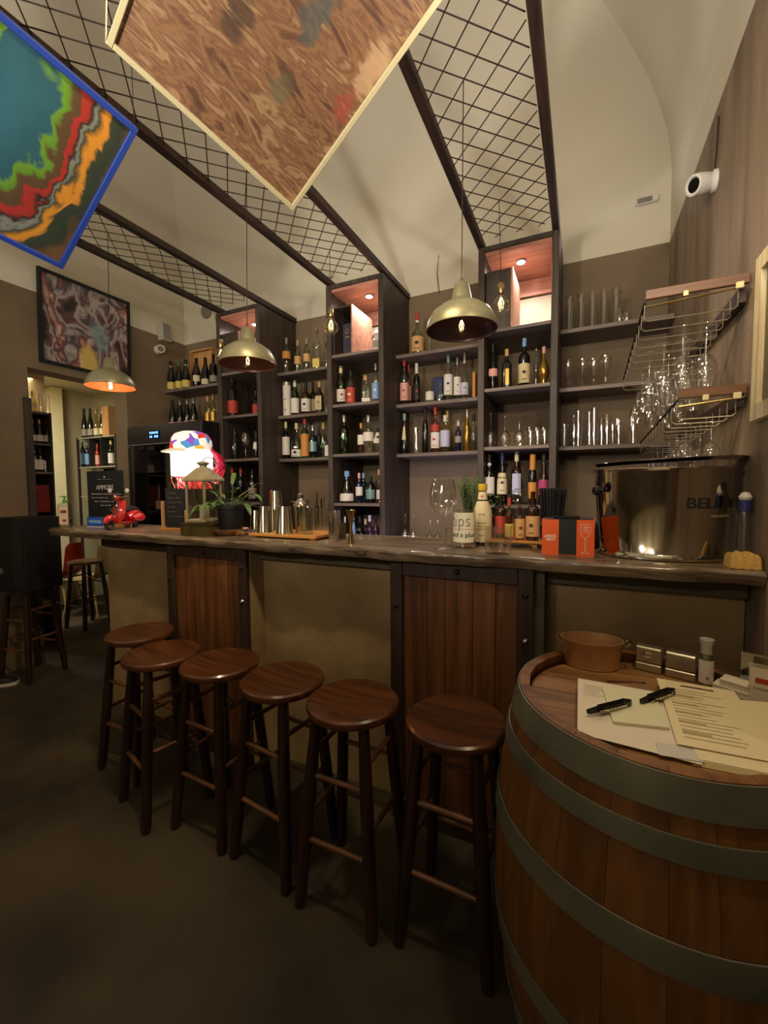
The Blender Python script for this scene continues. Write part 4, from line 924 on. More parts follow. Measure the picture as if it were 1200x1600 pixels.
def sheet(name, lab, corners, z, th, m, cat='paper', group=None, bend=0):
    P = [onZ(x, y, z) for x, y in corners]; c = sum(P, Vector()) / 4; o = MB(); k = 10; vs = []; fs = []
    for layer in (0, th):
        for j in range(k + 1):
            for i in range(k + 1):
                u, v = i / k, j / k; p = (P[0] * (1 - u) + P[1] * u) * (1 - v) + (P[3] * (1 - u) + P[2] * u) * v
                vs.append((p.x - c.x, p.y - c.y, layer + bend * (u * u * .5 + v * v * .5)))
    kk = (k + 1) ** 2
    for j in range(k):
        for i in range(k):
            a = j * (k + 1) + i; q = (a, a + 1, a + k + 2, a + k + 1); fs.append(tuple(reversed(q))); fs.append(tuple(x + kk for x in q))
    per = [i for i in range(k + 1)] + [j * (k + 1) + k for j in range(1, k + 1)] + [k * (k + 1) + i for i in range(k - 1, -1, -1)] + [j * (k + 1) for j in range(k - 1, 0, -1)]
    for i in range(len(per)): a, b = per[i], per[(i + 1) % len(per)]; fs.append((a, b, b + kk, a + kk))
    o.add(vs, fs); ob = o.build(name, m, None, (c.x, c.y, z)); tag(ob, lab, cat, group); return ob, P, c
def lines_on(parent, P, c, z, n, u0, u1, v0, v1, m, ragged=True):
    """fine printed lines across a sheet (u along the first edge)"""
    mb = MB()
    for i in range(n):
        v = v0 + (v1 - v0) * (i + .5) / n; ue = u1 - (random.uniform(0, .45) * (u1 - u0) if ragged else 0)
        h_ = (v1 - v0) / n * .12
        def pt(u, v): return (P[0] * (1 - u) + P[1] * u) * (1 - v) + (P[3] * (1 - u) + P[2] * u) * v - c
        q = [pt(u0, v - h_), pt(ue, v - h_), pt(ue, v + h_), pt(u0, v + h_)]
        mb.add([(a.x, a.y, z) for a in q], [(0, 1, 2, 3)])
    o = mb.build('printed_lines', m, parent); o['kind'] = 'stuff'; return o
o, P, c = sheet('order_sheet', 'large pale sheet of paper under the notepad on the barrel', ((903, 1060), (1062, 1088), (1098, 1196), (902, 1146)), ZB + .0305, .0008, PAPERW)
lines_on(o, P, c, .0012, 8, .06, .3, .1, .34, FAINT)
# rim support: the papers lie across the rim of the head; a low stack of menus carries them
for i in range(5):
    d_ = i * 1.3
    o, P, c = sheet('menu_sheet', 'cream menu in the stack at the right of the barrel, %s from the bottom' % ORD[i], ((1040 + d_, 1090 - d_), (1215, 1105 - d_), (1260, 1232 - i * 2.6), (1082 + d_ * 2, 1196 - i * 2.0)), ZB + .024 + i * .0021, .0018, PAPER, group='stacked menus')
o, P, c = sheet('menu_sheet', 'printed cream menu lying on top of the stack, its text facing up', ((1026, 1060), (1146, 1080), (1232, 1196), (1058, 1163)), ZB + .0365, .0012, PAPER)
lines_on(o, P, c, .0016, 16, .10, .8, .14, .92, FAINT)
lines_on(o, P, c, .0016, 1, .3, .72, .03, .13, INK, False)
lines_on(o, P, c, .0017, 5, .10, .4, .2, .9, FAINT, False)
o, P, c = sheet('notepad', 'small pale notepad beneath the two black corkscrews', ((941, 1078), (1022, 1085), (1046, 1141), (958, 1131)), ZB + .0322, .006, mat('pale_pad', srgb(222, 218, 180), .8))
o, P, c = sheet('folded_sheet', 'small white sheet at the front corner of the papers', ((1024, 1160), (1086, 1168), (1102, 1192), (1030, 1180)), ZB + .0322, .0008, WHITE)
# low supports so nothing floats: the sheets rest on a dark board lying in the head
p0 = onZ(1060, 1130, ZB)
tag(MB().lathe([(0, 0), (.20, 0), (.205, .004), (.205, .019), (.20, .0235), (0, .0235)], 40).build('tray', OAKTOP, None, (.205, 1.17, ZB)), 'round wooden board lying in the barrel head beneath the papers', 'board')
def corkscrew(px0, px1, lab):
    a, b = onZ(*px0, ZB + .045), onZ(*px1, ZB + .045); t = thing('corkscrew', lab, 'corkscrew', ((a.x + b.x) / 2, (a.y + b.y) / 2, ZB + .0395), math.atan2(b.y - a.y, b.x - a.x), group='black corkscrews on the papers')
    L = (b - a).length; h = L / 2
    m = MB(); prof = [(-h, -.004, .006), (-h * .45, -.007, .010), (-h * .4, -.010, .014), (h * .5, -.009, .015), (h * .85, -.009, .016), (h, -.003, .008)]
    vs = []
    for (x, ya, yb_) in prof:
        for (y, z) in ((ya, .001), (yb_ - .004, .001), (yb_ - .002, .009), (ya + .002, .011)): vs.append((x, y, z))
    fs = []
    for i in range(len(prof) - 1):
        for j in range(4): p, q = i * 4 + j, i * 4 + (j + 1) % 4; fs.append((p, q, q + 4, p + 4))
    fs += [(3, 2, 1, 0), tuple(len(vs) - 4 + j for j in range(4))]
    m.add(vs, fs, True); m.build('handle', BLACKG, t, ang=40)
    MB().box((.0, -.0105, .005), (L * .62, .002, .006)).build('lever', STEEL, t)
    sp = [(-h * .2 + i * .0022, -.014 + .0018 * math.cos(i * 1.1), .005 + .0018 * math.sin(i * 1.1)) for i in range(18)]; MB().path(sp, .0008, 5).build('spiral', STEEL, t)
    MB().tube((h * .72, 0, .011), (h * .72, 0, .0125), .004, n=10).build('pivot', STEEL, t); return t
corkscrew((918, 1112), (986, 1096), 'black corkscrew at the left, over the edge of the notepad')
corkscrew((1001, 1096), (1054, 1078), 'black corkscrew at the right, nearer the printed menu')
a, b = onZ(948, 1062, ZB + .005), onZ(1003, 1067, ZB + .005)
t = thing('pencil', 'dark tipped pencil lying behind the papers on the barrel', 'pencil', (0, 0, 0)); MB().tube(a, b, .0035, n=6).build('shaft', wood('pencil_wood', srgb(130, 96, 56), srgb(100, 70, 40), .5, 'X'), t); MB().tube(b, b + (b - a).normalized() * .012, .0035, .0005, 6).build('tip', INK, t)
# copper planter
p = onZ(924, 1050, ZB)
t = thing('copper_tub', 'oval copper tub with handles standing on the barrel', 'tub', (p.x + .0, p.y + .055, ZB), .1)
m = MB(); m.lathe([(0, 0), (.070, 0), (.074, .003), (.084, .085), (.087, .088), (.087, .091), (.083, .091), (.071, .006), (0, .004)], 40, sx=1.08, sy=.72, sq=.0); m.build('tub', COPPER, t)
for s_ in (-1, 1):
    MB().path([(s_ * .088, -.02, .072), (s_ * .108, -.018, .088), (s_ * .112, 0, .092), (s_ * .108, .018, .088), (s_ * .088, .02, .072)], .0028, 8).build('handle', BRASS, t)
# hinged steel boxes
SATIN = mat('satin_steel', srgb(190, 182, 160), .35, metal=.9)
for i, (px, py, lab) in enumerate(((1012, 1050, 'small steel box with a square clasp standing behind the papers'), (1062, 1062, 'small plain steel box between the clasped box and the sanitiser bottle'))):
    p = onZ(px, py, ZB); t = thing('steel_box', lab, 'box', (p.x, p.y, ZB), -.28); w_ = .072 if i == 0 else .078
    box('body', SATIN, (0, .02, .013), (w_, .04, .026), t, bev=.003); box('lid', SATIN, (0, .02, .052), (w_, .038, .050), t, bev=.004)
    if i == 0:
        MB().path([(-.012, -.003, .066), (-.012, -.003, .048), (.008, -.003, .048), (.008, -.003, .060), (-.006, -.003, .060)], .0014, 6).build('clasp', CHROME, t)
    else: MB().path([(-.006, -.002, .062), (0, -.004, .066), (.006, -.002, .062)], .0012, 6).build('pull', CHROME, t)
# sanitiser bottle
p = onZ(1102, 1072, ZB)
t = thing('sanitiser_bottle', 'small clear bottle with a flip cap and white label on the barrel', 'bottle', (p.x, p.y, ZB))
hz = (onY(1102, 998, p.y).z - ZB)
MB().lathe([(0, 0), (.016, 0), (.018, .003), (.018, hz * .64), (.012, hz * .69), (0, hz * .69)], 24).build('body', CLEARE, t)
MB().lathe([(.0183, hz * .1), (.0183, hz * .58)], 20, a0=-PI * .95, a1=-PI * .05).build('label', LB['white'], t); box('printed_mark', LB['red'], (0, -.0188, hz * .22), (.006, .001, .006), t)
MB().lathe([(.014, hz * .70), (.014, hz * .84), (.018, hz * .95), (.018, hz), (0, hz)], 24).build('flip_cap', mat('milky_cap', srgb(200, 196, 180), .3, trans=.3), t)
# coaster stacks
p = onZ(1150, 1092, ZB)
for i in range(9):
    lo_ = i < 5
    o = MB().box((0, 0, 0), (.088 if lo_ else .072, .05, .0042), bev=.001).build('coaster', PAPERW, None, (p.x + (.004 if lo_ else .012) + random.uniform(-.001, .001), p.y + .03, ZB + .0022 + i * .0045)); o.rotation_euler.z = -.5
    tag(o, 'cream card in the stack right of the sanitiser, %s from the bottom' % ORD[i], 'card', 'stacked cards on the barrel')
p = onZ(1192, 1108, ZB)
t = thing('card_holder', 'clear holder with a red printed card at the right edge of the barrel', 'holder', (p.x + .01, p.y + .02, ZB), -.35)
box('acrylic_panel', CLEAR, (0, 0, .055), (.07, .003, .11), t); box('acrylic_base', CLEAR, (0, .015, .002), (.07, .04, .004), t); box('acrylic_back', CLEAR, (-.01, .045, .06), (.09, .003, .12), t)
cd = box('card', PAPERW, (0, -.003, .052), (.064, .001, .096), t); box('printed_mark', LB['red'], (-.006, -.0038, .066), (.03, .0006, .014), cd); box('printed_line', FAINT, (-.004, -.0038, .045), (.04, .0006, .004), cd)
# ================================================================ THINGS ON THE BAR
def Bp(x, y): return onZ(x, y, BT)
def ztop(p, px, py): return onY(px, py, p.y).z - BT
# hand soap
p = Bp(103, 826); p = onY(103, 826, p.y + .05)
t = thing('soap_bottle', 'clear square pump bottle with green pump at the left end of the bar', 'bottle', (p.x, p.y, BT), .85)
r = rwid(103, 27, 800, p.y) * .85; h = ztop(p, 102, 786)
MB().lathe([(0, 0), (r * .9, 0, .8), (r * .92, .004, .8), (r * .92, h * .92, .8), (r * .7, h, .7), (0, h)], 24).build('body', CLEARE, t)
MB().lathe([(0, .002), (r * .82, .002, .8), (r * .82, h * .3, .8), (0, h * .3)], 24).build('liquid', glass('soap_liquid', (.6, .5, .3), .02), t)
lbz = box('label', mat('faded_pink_label', srgb(206, 172, 144), .7), (0, -r * .95, h * .5), (r * 1.25, .001, h * .72), t); box('printed_line', LB['brown'], (0, -r * .95 - .001, h * .66), (r * .8, .0006, h * .12), lbz); box('printed_line', LB['brown'], (.004, -r * .95 - .001, h * .3), (r * .5, .0006, h * .1), lbz)
GP = mat('green_pump', srgb(80, 130, 50), .4)
MB().lathe([(.014, 0), (.014, .012), (.010, .022), (.005, .026), (.005, .04), (.012, .042), (.012, .05), (0, .05)], 16, Matrix.Translation((0, 0, h))).build('pump', GP, t); MB().box((-.012, 0, h + .046), (.035, .008, .006)).build('spout', GP, t)
# chalkboard
bl, br = Bp(136, 822), Bp(192, 828); yb = 1.93
a, b = onY(136, 735, yb), onY(192, 735, yb); w_ = b.x - a.x; h = a.z - BT - .02
t = thing('chalkboard', 'black chalkboard sign with handwritten lines in a wooden foot, behind the scooter', 'sign', ((a.x + b.x) / 2, yb, BT))
bd = box('board', BLACK, (0, 0, .012 + h / 2), (w_, .006, h), t); box('wooden_foot', BAMBOO, (.03, 0, .012), (w_ * 1.0, .05, .024), t, bev=.002)
text('AMMORE', .048, CHALK, bd, face_mat((0, -.0036, h * .72), (0, -1, 0)))
def scribble(parent, x0, x1, z, amp, y, m, th=.0012, seed=0):
    rnd = random.Random(seed); n = int((x1 - x0) / .006); mb = MB(); pts = []
    for i in range(n + 1):
        if rnd.random() < .14 and len(pts) > 2: mb.path(pts, th, 4); pts = []
        else: pts.append((x0 + (x1 - x0) * i / n, y, z + amp * math.sin(i * 2.1 + rnd.random()) * (.6 + rnd.random() * .4)))
    if len(pts) > 2: mb.path(pts, th, 4)
    o = mb.build('chalk_writing', m, parent); o['kind'] = 'stuff'; return o
for i, (u, v) in enumerate(((-.4, .44), (-.4, .1), (-.3, .28), (-.14, .16))): scribble(bd, w_ * u, w_ * v, h * (.60 - i * .07), .005, -.004, CHALK, seed=i)
scribble(bd, -w_ * .2, w_ * .18, h * .875, .003, -.004, CHALK, .0008, 9)
MB().add([(-.012, -.004, h * .93), (.012, -.004, h * .93), (0, -.004, h * .895)], [(0, 1, 2)]).build('emblem', CHALK, bd)
MB().path([(w_ * .22, -.004, h * .34), (w_ * .1, -.004, h * .31), (w_ * .2, -.004, h * .27), (w_ * .16, -.004, h * .21)], .001, 4).build('chalk_doodle', CHALK, bd)
# blue card
p = Bp(149, 824); p = onY(149, 824, p.y + .01)
t = thing('blue_card_sign', 'small blue card sign with a pale band in front of the chalkboard', 'sign', (p.x, p.y, BT), .05)
w2 = (onY(160, 810, p.y) - onY(138, 810, p.y)).length
box('card', LB['blue'] if 0 else mat('blue_card', srgb(36, 84, 168), .5), (0, 0, .040), (w2, .004, .066), t); box('pale_band', LB['blue'], (.002, -.0025, .040), (w2 * .8, .001, .022), t); box('foot', WHITE, (0, 0, .003), (w2 * .9, .03, .006), t)
# toy scooter
p = Bp(192, 826); p = onY(194, 826, 1.85)
t = thing('toy_scooter', 'shiny red toy scooter with chrome headlamp and mirrors', 'scooter', (p.x, p.y, BT), math.radians(-76))
RED = mat('red_enamel', srgb(176, 24, 20), .15, coat=.8); RUB = mat('rubber', srgb(20, 18, 18), .7)
k = .30   # overall length; +x forward
def wheel(x):
    M = Matrix.Translation((x, 0, .030)) @ Matrix.Rotation(PI / 2, 4, 'X')
    o = MB().lathe([(.016, -.008), (.026, -.010), (.030, -.006), (.030, .006), (.026, .010), (.016, .008), (.016, -.008)], 24, M).build('wheel', RUB, t)
    MB().lathe([(0, -.007), (.017, -.007), (.017, .007), (0, .007)], 16, M).build('hub', CHROME, o)
wheel(.105); wheel(-.085)
m = MB()   # front fender
m.lathe([(.0, .0)], 4) if 0 else None
for i in range(9):
    pass
m.path([(.062, 0, .050), (.078, 0, .066), (.105, 0, .072), (.130, 0, .062), (.142, 0, .044)], [.012, .019, .021, .018, .010], 12); m.build('front_fender', RED, t)
vs = []; fs = []
for i in range(7):   # leg shield, curved sheet
    z = .045 + i * .022; xx = .060 - i * .004 - (.010 if i > 4 else 0); hw_ = [.018, .034, .042, .045, .042, .034, .020][i]
    for j in range(7):
        v = -1 + j / 3; vs.append((xx - .014 * v * v, v * hw_, z))
for off in (0, 1):
    pass
n0 = len(vs); vs += [(x - .005, y, z) for x, y, z in vs]
for i in range(6):
    for j in range(6):
        a = i * 7 + j; q = (a, a + 1, a + 8, a + 7); fs.append(q); fs.append(tuple(reversed([x + n0 for x in q])))
per = [j for j in range(7)] + [i * 7 + 6 for i in range(1, 7)] + [42 + j for j in range(5, -1, -1)] + [i * 7 for i in range(5, 0, -1)]
for i in range(len(per)): a, b = per[i], per[(i + 1) % len(per)]; fs.append((a, b, b + n0, a + n0))
MB().add(vs, fs, True).build('leg_shield', RED, t, ang=50)
MB().box((.005, 0, .040), (.12, .062, .010), bev=.004).build('floorboard', RED, t)
m = MB(); m.path([(-.025, 0, .066), (-.05, 0, .076), (-.085, 0, .078), (-.12, 0, .070), (-.142, 0, .056)], [.026, .034, .038, .032, .014], 16); m.build('rear_body', RED, t)
for s_ in (-1, 1): MB().path([(-.04, s_ * .030, .060), (-.07, s_ * .036, .066), (-.105, s_ * .034, .062), (-.13, s_ * .026, .054)], [.012, .025, .024, .008], 14).build('side_cowl', RED, t)
MB().path([(-.015, 0, .112), (-.05, 0, .120), (-.095, 0, .116), (-.12, 0, .108)], [.010, .017, .016, .010], 12).build('saddle', RUB, t)
MB().tube((.066, 0, .06), (.036, 0, .185), .006, n=10).build('steering_column', CHROME, t)
MB().lathe([(0, .012), (.014, .010), (.019, 0), (.016, -.016), (0, -.02)], 16, face_mat((.052, 0, .186), (1, 0, .1))).build('headlamp', RED, t); MB().lathe([(0, .003), (.013, 0), (0, -.001)], 16, face_mat((.064, 0, .188), (1, 0, .1))).build('lens', CHROME, t)
MB().path([(.02, -.058, .196), (.036, -.03, .192), (.040, 0, .190), (.036, .03, .192), (.02, .058, .196)], .005, 8).build('handlebar', CHROME, t)
for s_ in (-1, 1):
    MB().tube((.026, s_ * .046, .196), (.030, s_ * .058, .226), .0015, n=6).build('mirror_stalk', CHROME, t); MB().lathe([(0, .003), (.012, .002), (.013, -.003), (0, -.006)], 14, face_mat((.030, s_ * .060, .232), (-1, 0, 0))).build('mirror', WHITE, t)
MB().lathe([(0, .004), (.009, .003), (.010, 0)], 14, face_mat((.058, 0, .14), (1, 0, .1))).build('emblem', CHROME, t)
MB().lathe([(0, .004), (.009, .003), (.010, 0)], 14, face_mat((.140, 0, .062), (1, 0, .3))).build('fender_badge', CHROME, t)
MB().path([(-.02, -.03, .0), (-.035, -.026, .04), (-.035, .026, .04), (-.02, .03, .0)], .002, 6).build('stand', RED, t)
t.scale = (1.12, 1.12, 1.12)
# tablet / folder lying flat
p = Bp(236, 815); t = tag(MB().box((0, 0, .006), (.20, .12, .010), bev=.003).build('flat_folder', BLACK, None, (p.x, min(p.y, 2.0), BT)), 'flat black folder with a pale edge lying behind the scooter', 'folder')
o = box('pale_edge', PAPERW, (0, -.0605, .0035), (.19, .001, .003), t)
# small menu board in wooden stand
p = Bp(273, 823); yb = min(p.y, 1.91)
a, b = onY(258, 763, yb), onY(290, 763, yb); w_ = b.x - a.x; h = a.z - BT
t = thing('menu_board', 'small black menu board held in a wooden stand left of the lantern', 'sign', ((a.x + b.x) / 2, yb, BT), .12)
bd = box('board', BLACK, (0, 0, .01 + (h - .01) / 2), (w_ * .86, .006, h - .01), t)
for i in range(6): scribble(bd, -w_ * .34, w_ * (.1 + .1 * (i % 3)), h * (.88 - i * .11), .003, -.0036, FAINT, .0007, 20 + i)
box('wooden_foot', BAMBOO, (0, 0, .008), (w_ * 1.25, .055, .016), t, bev=.002)
box('upright', PALEW, (-w_ * .5, -.012, h * .36), (.016, .02, h * .66), t, bev=.002); box('upright', PALEW, (w_ * .5, -.012, h * .26), (.016, .02, h * .44), t, bev=.002)
# brass box
c3 = Vector((-1.98, 1.81, BT)); 
t = thing('brass_box', 'square brass box standing under the lantern at the front of the bar', 'box', (c3.x, c3.y, BT), math.radians(5))
s2 = .225; hb_z = onY(313, 815, c3.y).z - BT
PATB = mat('patinated_brass_panel', srgb(96, 84, 44), .45, metal=.5)
box('body', PATB, (0, 0, hb_z / 2), (s2 - .01, s2 - .01, hb_z - .004), t)
for sx in (-1, 1):
    for sy in (-1, 1): box('corner_post', BRASS, (sx * (s2 / 2 - .006), sy * (s2 / 2 - .006), hb_z / 2), (.013, .013, hb_z), t, bev=.001)
for s_ in (-1, 1):
    box('edge_strip', BRASS, (0, s_ * (s2 / 2 - .002), hb_z - .004), (s2, .006, .009), t); box('edge_strip', BRASS, (s_ * (s2 / 2 - .002), 0, hb_z - .004), (.006, s2, .009), t)
# lantern on the brass box
lz = BT + hb_z + .0012
t = thing('lantern', 'weathered cream metal lantern with glass sides and ring handle', 'lantern', (c3.x - .045, c3.y + .0, lz), math.radians(5))
LM = mat('weathered_cream_metal', srgb(160, 148, 112), .6, metal=.2, var=.25, scale=20)
g = .140; ztl = onY(316, 752, c3.y).z - lz; zpk = onY(316, 720, c3.y).z - lz
box('base_tray', LM, (0, 0, .008), (g + .012, g + .012, .016), t, bev=.002)
for sx in (-1, 1):
    for sy in (-1, 1): box('post', LM, (sx * (g / 2 - .005), sy * (g / 2 - .005), ztl / 2), (.010, .010, ztl), t)
PG_ = glass('lantern_glass', (.9, .9, .86), .1, .08)
for s_ in (-1, 1):
    box('glass_pane', PG_, (0, s_ * (g / 2 - .004), ztl / 2 + .008), (g - .022, .002, ztl - .02), t); box('glass_pane', PG_, (s_ * (g / 2 - .004), 0, ztl / 2 + .008), (.002, g - .022, ztl - .02), t)
box('eave', LM, (0, 0, ztl + .006), (g + .026, g + .026, .014), t, bev=.002)
q = g / 2 + .010; q2 = .026; zr = ztl + .013; zr2 = zr + (zpk - zr) * .62
MB().add([(-q, -q, zr), (q, -q, zr), (q, q, zr), (-q, q, zr), (-q2, -q2, zr2), (q2, -q2, zr2), (q2, q2, zr2), (-q2, q2, zr2)], [(0, 1, 5, 4), (1, 2, 6, 5), (2, 3, 7, 6), (3, 0, 4, 7), (4, 5, 6, 7), (3, 2, 1, 0)]).build('pyramid_roof', LM, t)
MB().lathe([(.024, 0), (.020, .012), (.034, .022), (.036, .028), (.02, .036), (0, .038)], 16, Matrix.Translation((0, 0, zr2))).build('chimney_cap', LM, t)
MB().path([(.04 + .052 * math.cos(a_), 0, zr2 + .008 + .052 * math.sin(a_)) for a_ in [i * PI / 10 - .5 for i in range(21)]], .003, 8).build('ring_handle', LM, t)
MB().lathe([(0, .016), (.028, .016), (.028, .095), (0, .098)], 20).build('candle', PAPERW, t)
# character lamp: white lit shade wearing a hat, pink tinsel hair
yl = 2.03
a, b = onY(269, 722, yl), onY(333, 722, yl); r = rwid(301, 66, 722, yl); cx_ = (a.x + b.x) / 2
z0, z1, z2 = onY(300, 744, yl).z - BT, onY(300, 703, yl).z - BT, onY(300, 674, yl).z - BT
t = thing('table_lamp', 'glowing white table lamp wearing a colourful cap with pink tinsel hair', 'lamp', (cx_, yl, BT))
SH = mat('lit_white_shade', (1, .97, .95), emit=(1, .93, .93), estr=3.2)
MB().lathe([(r * .9, z0), (r, z0 + .003), (r, z1), (r * .9, z1 + .002)], 40).build('shade', SH, t)
MB().tube((0, 0, .02), (0, 0, z0 + .03), .012, n=14).build('stem', CHROME, t); MB().lathe([(0, 0), (.055, 0), (.055, .012), (.02, .022), (0, .022)], 28).build('base', CHROME, t)
light('table_lamp_bulb', 'POINT', (cx_, yl - .0, BT + (z0 + z1) / 2), 5.5, (1, .84, .80), .05)
# cap
def cap_mat():
    m, nt, b = _new('spotted_cap'); N, L = nt.nodes, nt.links
    tc = N.new('ShaderNodeTexCoord'); v = N.new('ShaderNodeTexVoronoi'); v.inputs['Scale'].default_value = 22; L.new(tc.outputs['Object'], v.inputs[0])
    r_ = N.new('ShaderNodeValToRGB'); r_.color_ramp.interpolation = 'CONSTANT'; e = r_.color_ramp.elements
    cols = [(0, (235, 225, 215)), (.22, (200, 40, 40)), (.34, (240, 225, 210)), (.5, (50, 130, 110)), (.6, (230, 170, 60)), (.7, (240, 230, 220)), (.82, (120, 70, 180)), (.9, (60, 130, 190))]
    while len(e) < len(cols): e.new(.5)
    for i, (p_, c_) in enumerate(cols): e[i].position = p_; e[i].color = (*srgb(*c_), 1)
    sp_ = N.new('ShaderNodeSeparateColor'); L.new(v.outputs['Color'], sp_.inputs[0]); L.new(sp_.outputs[0], r_.inputs[0]); L.new(r_.outputs[0], b.inputs['Base Color']); b.inputs['Roughness'].default_value = .7
    b.inputs['Subsurface Weight'].default_value = 0; b.inputs['Transmission Weight'].default_value = .0
    L.new(r_.outputs[0], b.inputs['Emission Color']); b.inputs['Emission Strength'].default_value = .55
    return m
CM = cap_mat()
o = MB().lathe([(r * 1.03, z1 - .004), (r * 1.02, z1 + (z2 - z1) * .25), (r * .96, z1 + (z2 - z1) * .6), (r * .78, z1 + (z2 - z1) * .85), (r * .45, z1 + (z2 - z1) * .98), (0, z2)], 32).build('cap', CM, t)
m = MB(); vs = []; fs = []
for i in range(13):
    a_ = PI + .98 + PI * .38 * (-1 + i / 6) 
    for k_, (rr, dz) in enumerate(((r * .98, 0), (r * 1.42, -.018), (r * 1.42, -.024), (r * .98, -.006))): 
        kx = 1 if k_ in (0, 3) else (.72 + .28 * math.cos(a_ - PI - .98) ** 2); vs.append((rr * kx * math.cos(a_), rr * kx * math.sin(a_), z1 + .006 + dz))
for i in range(12):
    for j in range(4): a, b = i * 4 + j, i * 4 + (j + 1) % 4; fs.append((a, b, b + 4, a + 4))
fs += [(0, 1, 2, 3), (51, 50, 49, 48)]
m.add(vs, fs, True); m.build('peak', PAPERW, o)
PINK = mat('pink_tinsel', srgb(226, 40, 90), .4, coat=.4)
m = MB(); rnd = random.Random(4)
for i in range(70):
    a_ = rnd.uniform(.3, 1.5); x, y = r * 1.06 * math.cos(a_), r * 1.06 * math.sin(a_); L_ = rnd.uniform(.13, .235); w1 = rnd.uniform(-.02, .03)
    pts = [(x * .9, y * .9, z1 + .004)] + [(x + .55 * (.055 * math.sin(q_ * PI) + w1 * q_) + rnd.uniform(-.006, .006), y + .83 * (.055 * math.sin(q_ * PI) + w1 * q_) + rnd.uniform(-.008, .008), z1 - L_ * q_) for q_ in (.2, .4, .6, .8, 1)]
    m.path(pts, .0035, 4)
o = m.build('tinsel_hair', PINK, t); o['kind'] = 'stuff'
m = MB()
for i in range(70):
    a_ = rnd.uniform(0, 2 * PI); rr = rnd.uniform(.04, r * .98); pts = [(rr * math.cos(a_), rr * math.sin(a_), z0 + .01)]
    for k_ in range(4): pts.append((pts[-1][0] + rnd.uniform(-.02, .02), pts[-1][1] + rnd.uniform(-.02, .02), pts[-1][2] - .024))
    m.path(pts, .003, 4)
o = m.build('tinsel_collar', mat('salmon_tinsel', srgb(230, 80, 76), .4), t); o['kind'] = 'stuff'

# potted plant in a wooden dish
p = onY(360, 835, 1.83)
t = thing('wooden_dish', 'shallow turned wooden dish under the potted plant', 'dish', (p.x, p.y, BT))
rd = rwid(361, 60, 828, p.y)
MB().lathe([(0, 0), (rd * .62, 0), (rd * .9, .02), (rd, .034), (rd * .97, .036), (rd * .8, .022), (rd * .55, .010), (0, .009)], 36).build('dish', wood('turned_wood', srgb(150, 104, 62), srgb(110, 74, 42), .5, 'X'), t)
ph = onY(360, 789, p.y).z - BT - .0105; rp = rwid(360, 46, 792, p.y)
t = thing('potted_plant', 'leafy green plant in a black plastic pot on the wooden dish', 'plant', (p.x + .005, p.y, BT + .0105))
MB().lathe([(0, 0), (rp * .72, 0), (rp * .74, .004), (rp * .94, ph - .022), (rp, ph - .02), (rp, ph), (rp * .93, ph), (rp * .88, ph - .03), (0, ph - .03)], 32).build('pot', BLACK, t)
MB().lathe([(0, ph - .02), (rp * .9, ph - .022)], 20).build('soil', mat('dark_soil', srgb(46, 34, 24), .9, bump=.5, scale=60), t)
rnd = random.Random(11)
def leaf(m, base, dirv, L, w, droop, n=6):
    d = Vector(dirv).normalized(); side = d.cross(Vector((0, 0, 1))).normalized(); vs = []; fs = []; p_ = Vector(base); v = d.copy()
    for i in range(n + 1):
        u = i / n; ww = w * math.sin(PI * min(1, u * .9 + .08)) ** .8 if i < n else .0005
        nn = side.cross(v).normalized()
        vs += [tuple(p_ - side * ww + nn * ww * .35), tuple(p_), tuple(p_ + side * ww + nn * ww * .35)]
        p_ = p_ + v * (L / n); v = (v + Vector((0, 0, -droop / n))).normalized()
    for i in range(n):
        for j in range(2): a = i * 3 + j; fs.append((a, a + 1, a + 4, a + 3))
    m.add(vs, fs, True)
stems = []
for i in range(16):
    a_ = i * 2.4 + rnd.uniform(-.3, .3); el = rnd.uniform(.35, 1.25); L_ = rnd.uniform(.07, .17)
    d = Vector((math.cos(a_) * math.cos(el), math.sin(a_) * math.cos(el), math.sin(el)))
    pts = [Vector((rp * .3 * math.cos(a_), rp * .3 * math.sin(a_), ph - .022))]; v = d.copy()
    for k_ in range(6): pts.append(pts[-1] + v * L_ / 6); v = (v + Vector((0, 0, -.16 if el < .9 else -.05))).normalized()
    MB().path(pts, [.0028 - .0003 * k_ for k_ in range(7)], 6).build('stem', GREEN, t)
    m = MB(); leaf(m, pts[-1], v + Vector((0, 0, .15)), rnd.uniform(.07, .115), rnd.uniform(.012, .02), 1.5); m.build('leaf', GREEN, t)
    m = MB(); sd = Vector((math.cos(a_ + 1.4), math.sin(a_ + 1.4), .2)); leaf(m, pts[4], sd, rnd.uniform(.05, .08), .012, 1.2); m.build('leaf', GREEN, t)
# long twig reaching right
MB().path([(rp * .4, 0, ph - .02), (.08, -.01, ph + .05), (.15, -.01, ph + .085), (.20, -.01, ph + .115)], [.003, .003, .0025, .002], 6).build('stem', mat('pale_twig', srgb(170, 150, 100), .6), t)
m = MB(); leaf(m, (.20, -.01, ph + .115), (1, 0, .25), .05, .014, .4); m.build('leaf', GREEN, t)
p = Bp(379, 838)
m = MB(); rnd = random.Random(3)
for i in range(26): a_ = rnd.uniform(0, 2 * PI); el = rnd.uniform(.1, 1.4); m.path([(0, 0, .01), (.02 * math.cos(a_) * math.cos(el), .02 * math.sin(a_) * math.cos(el), .008 + .02 * math.sin(el)), (.035 * math.cos(a_ + .4) * math.cos(el), .03 * math.sin(a_ + .4), .006 + .024 * math.sin(el))], [.004, .003, .001], 5)
tag(m.build('dried_flower', mat('dry_straw', srgb(160, 116, 66), .8), None, (p.x, p.y - .01, BT + .002)), 'small dried flower tuft lying in front of the wooden dish', 'flower')
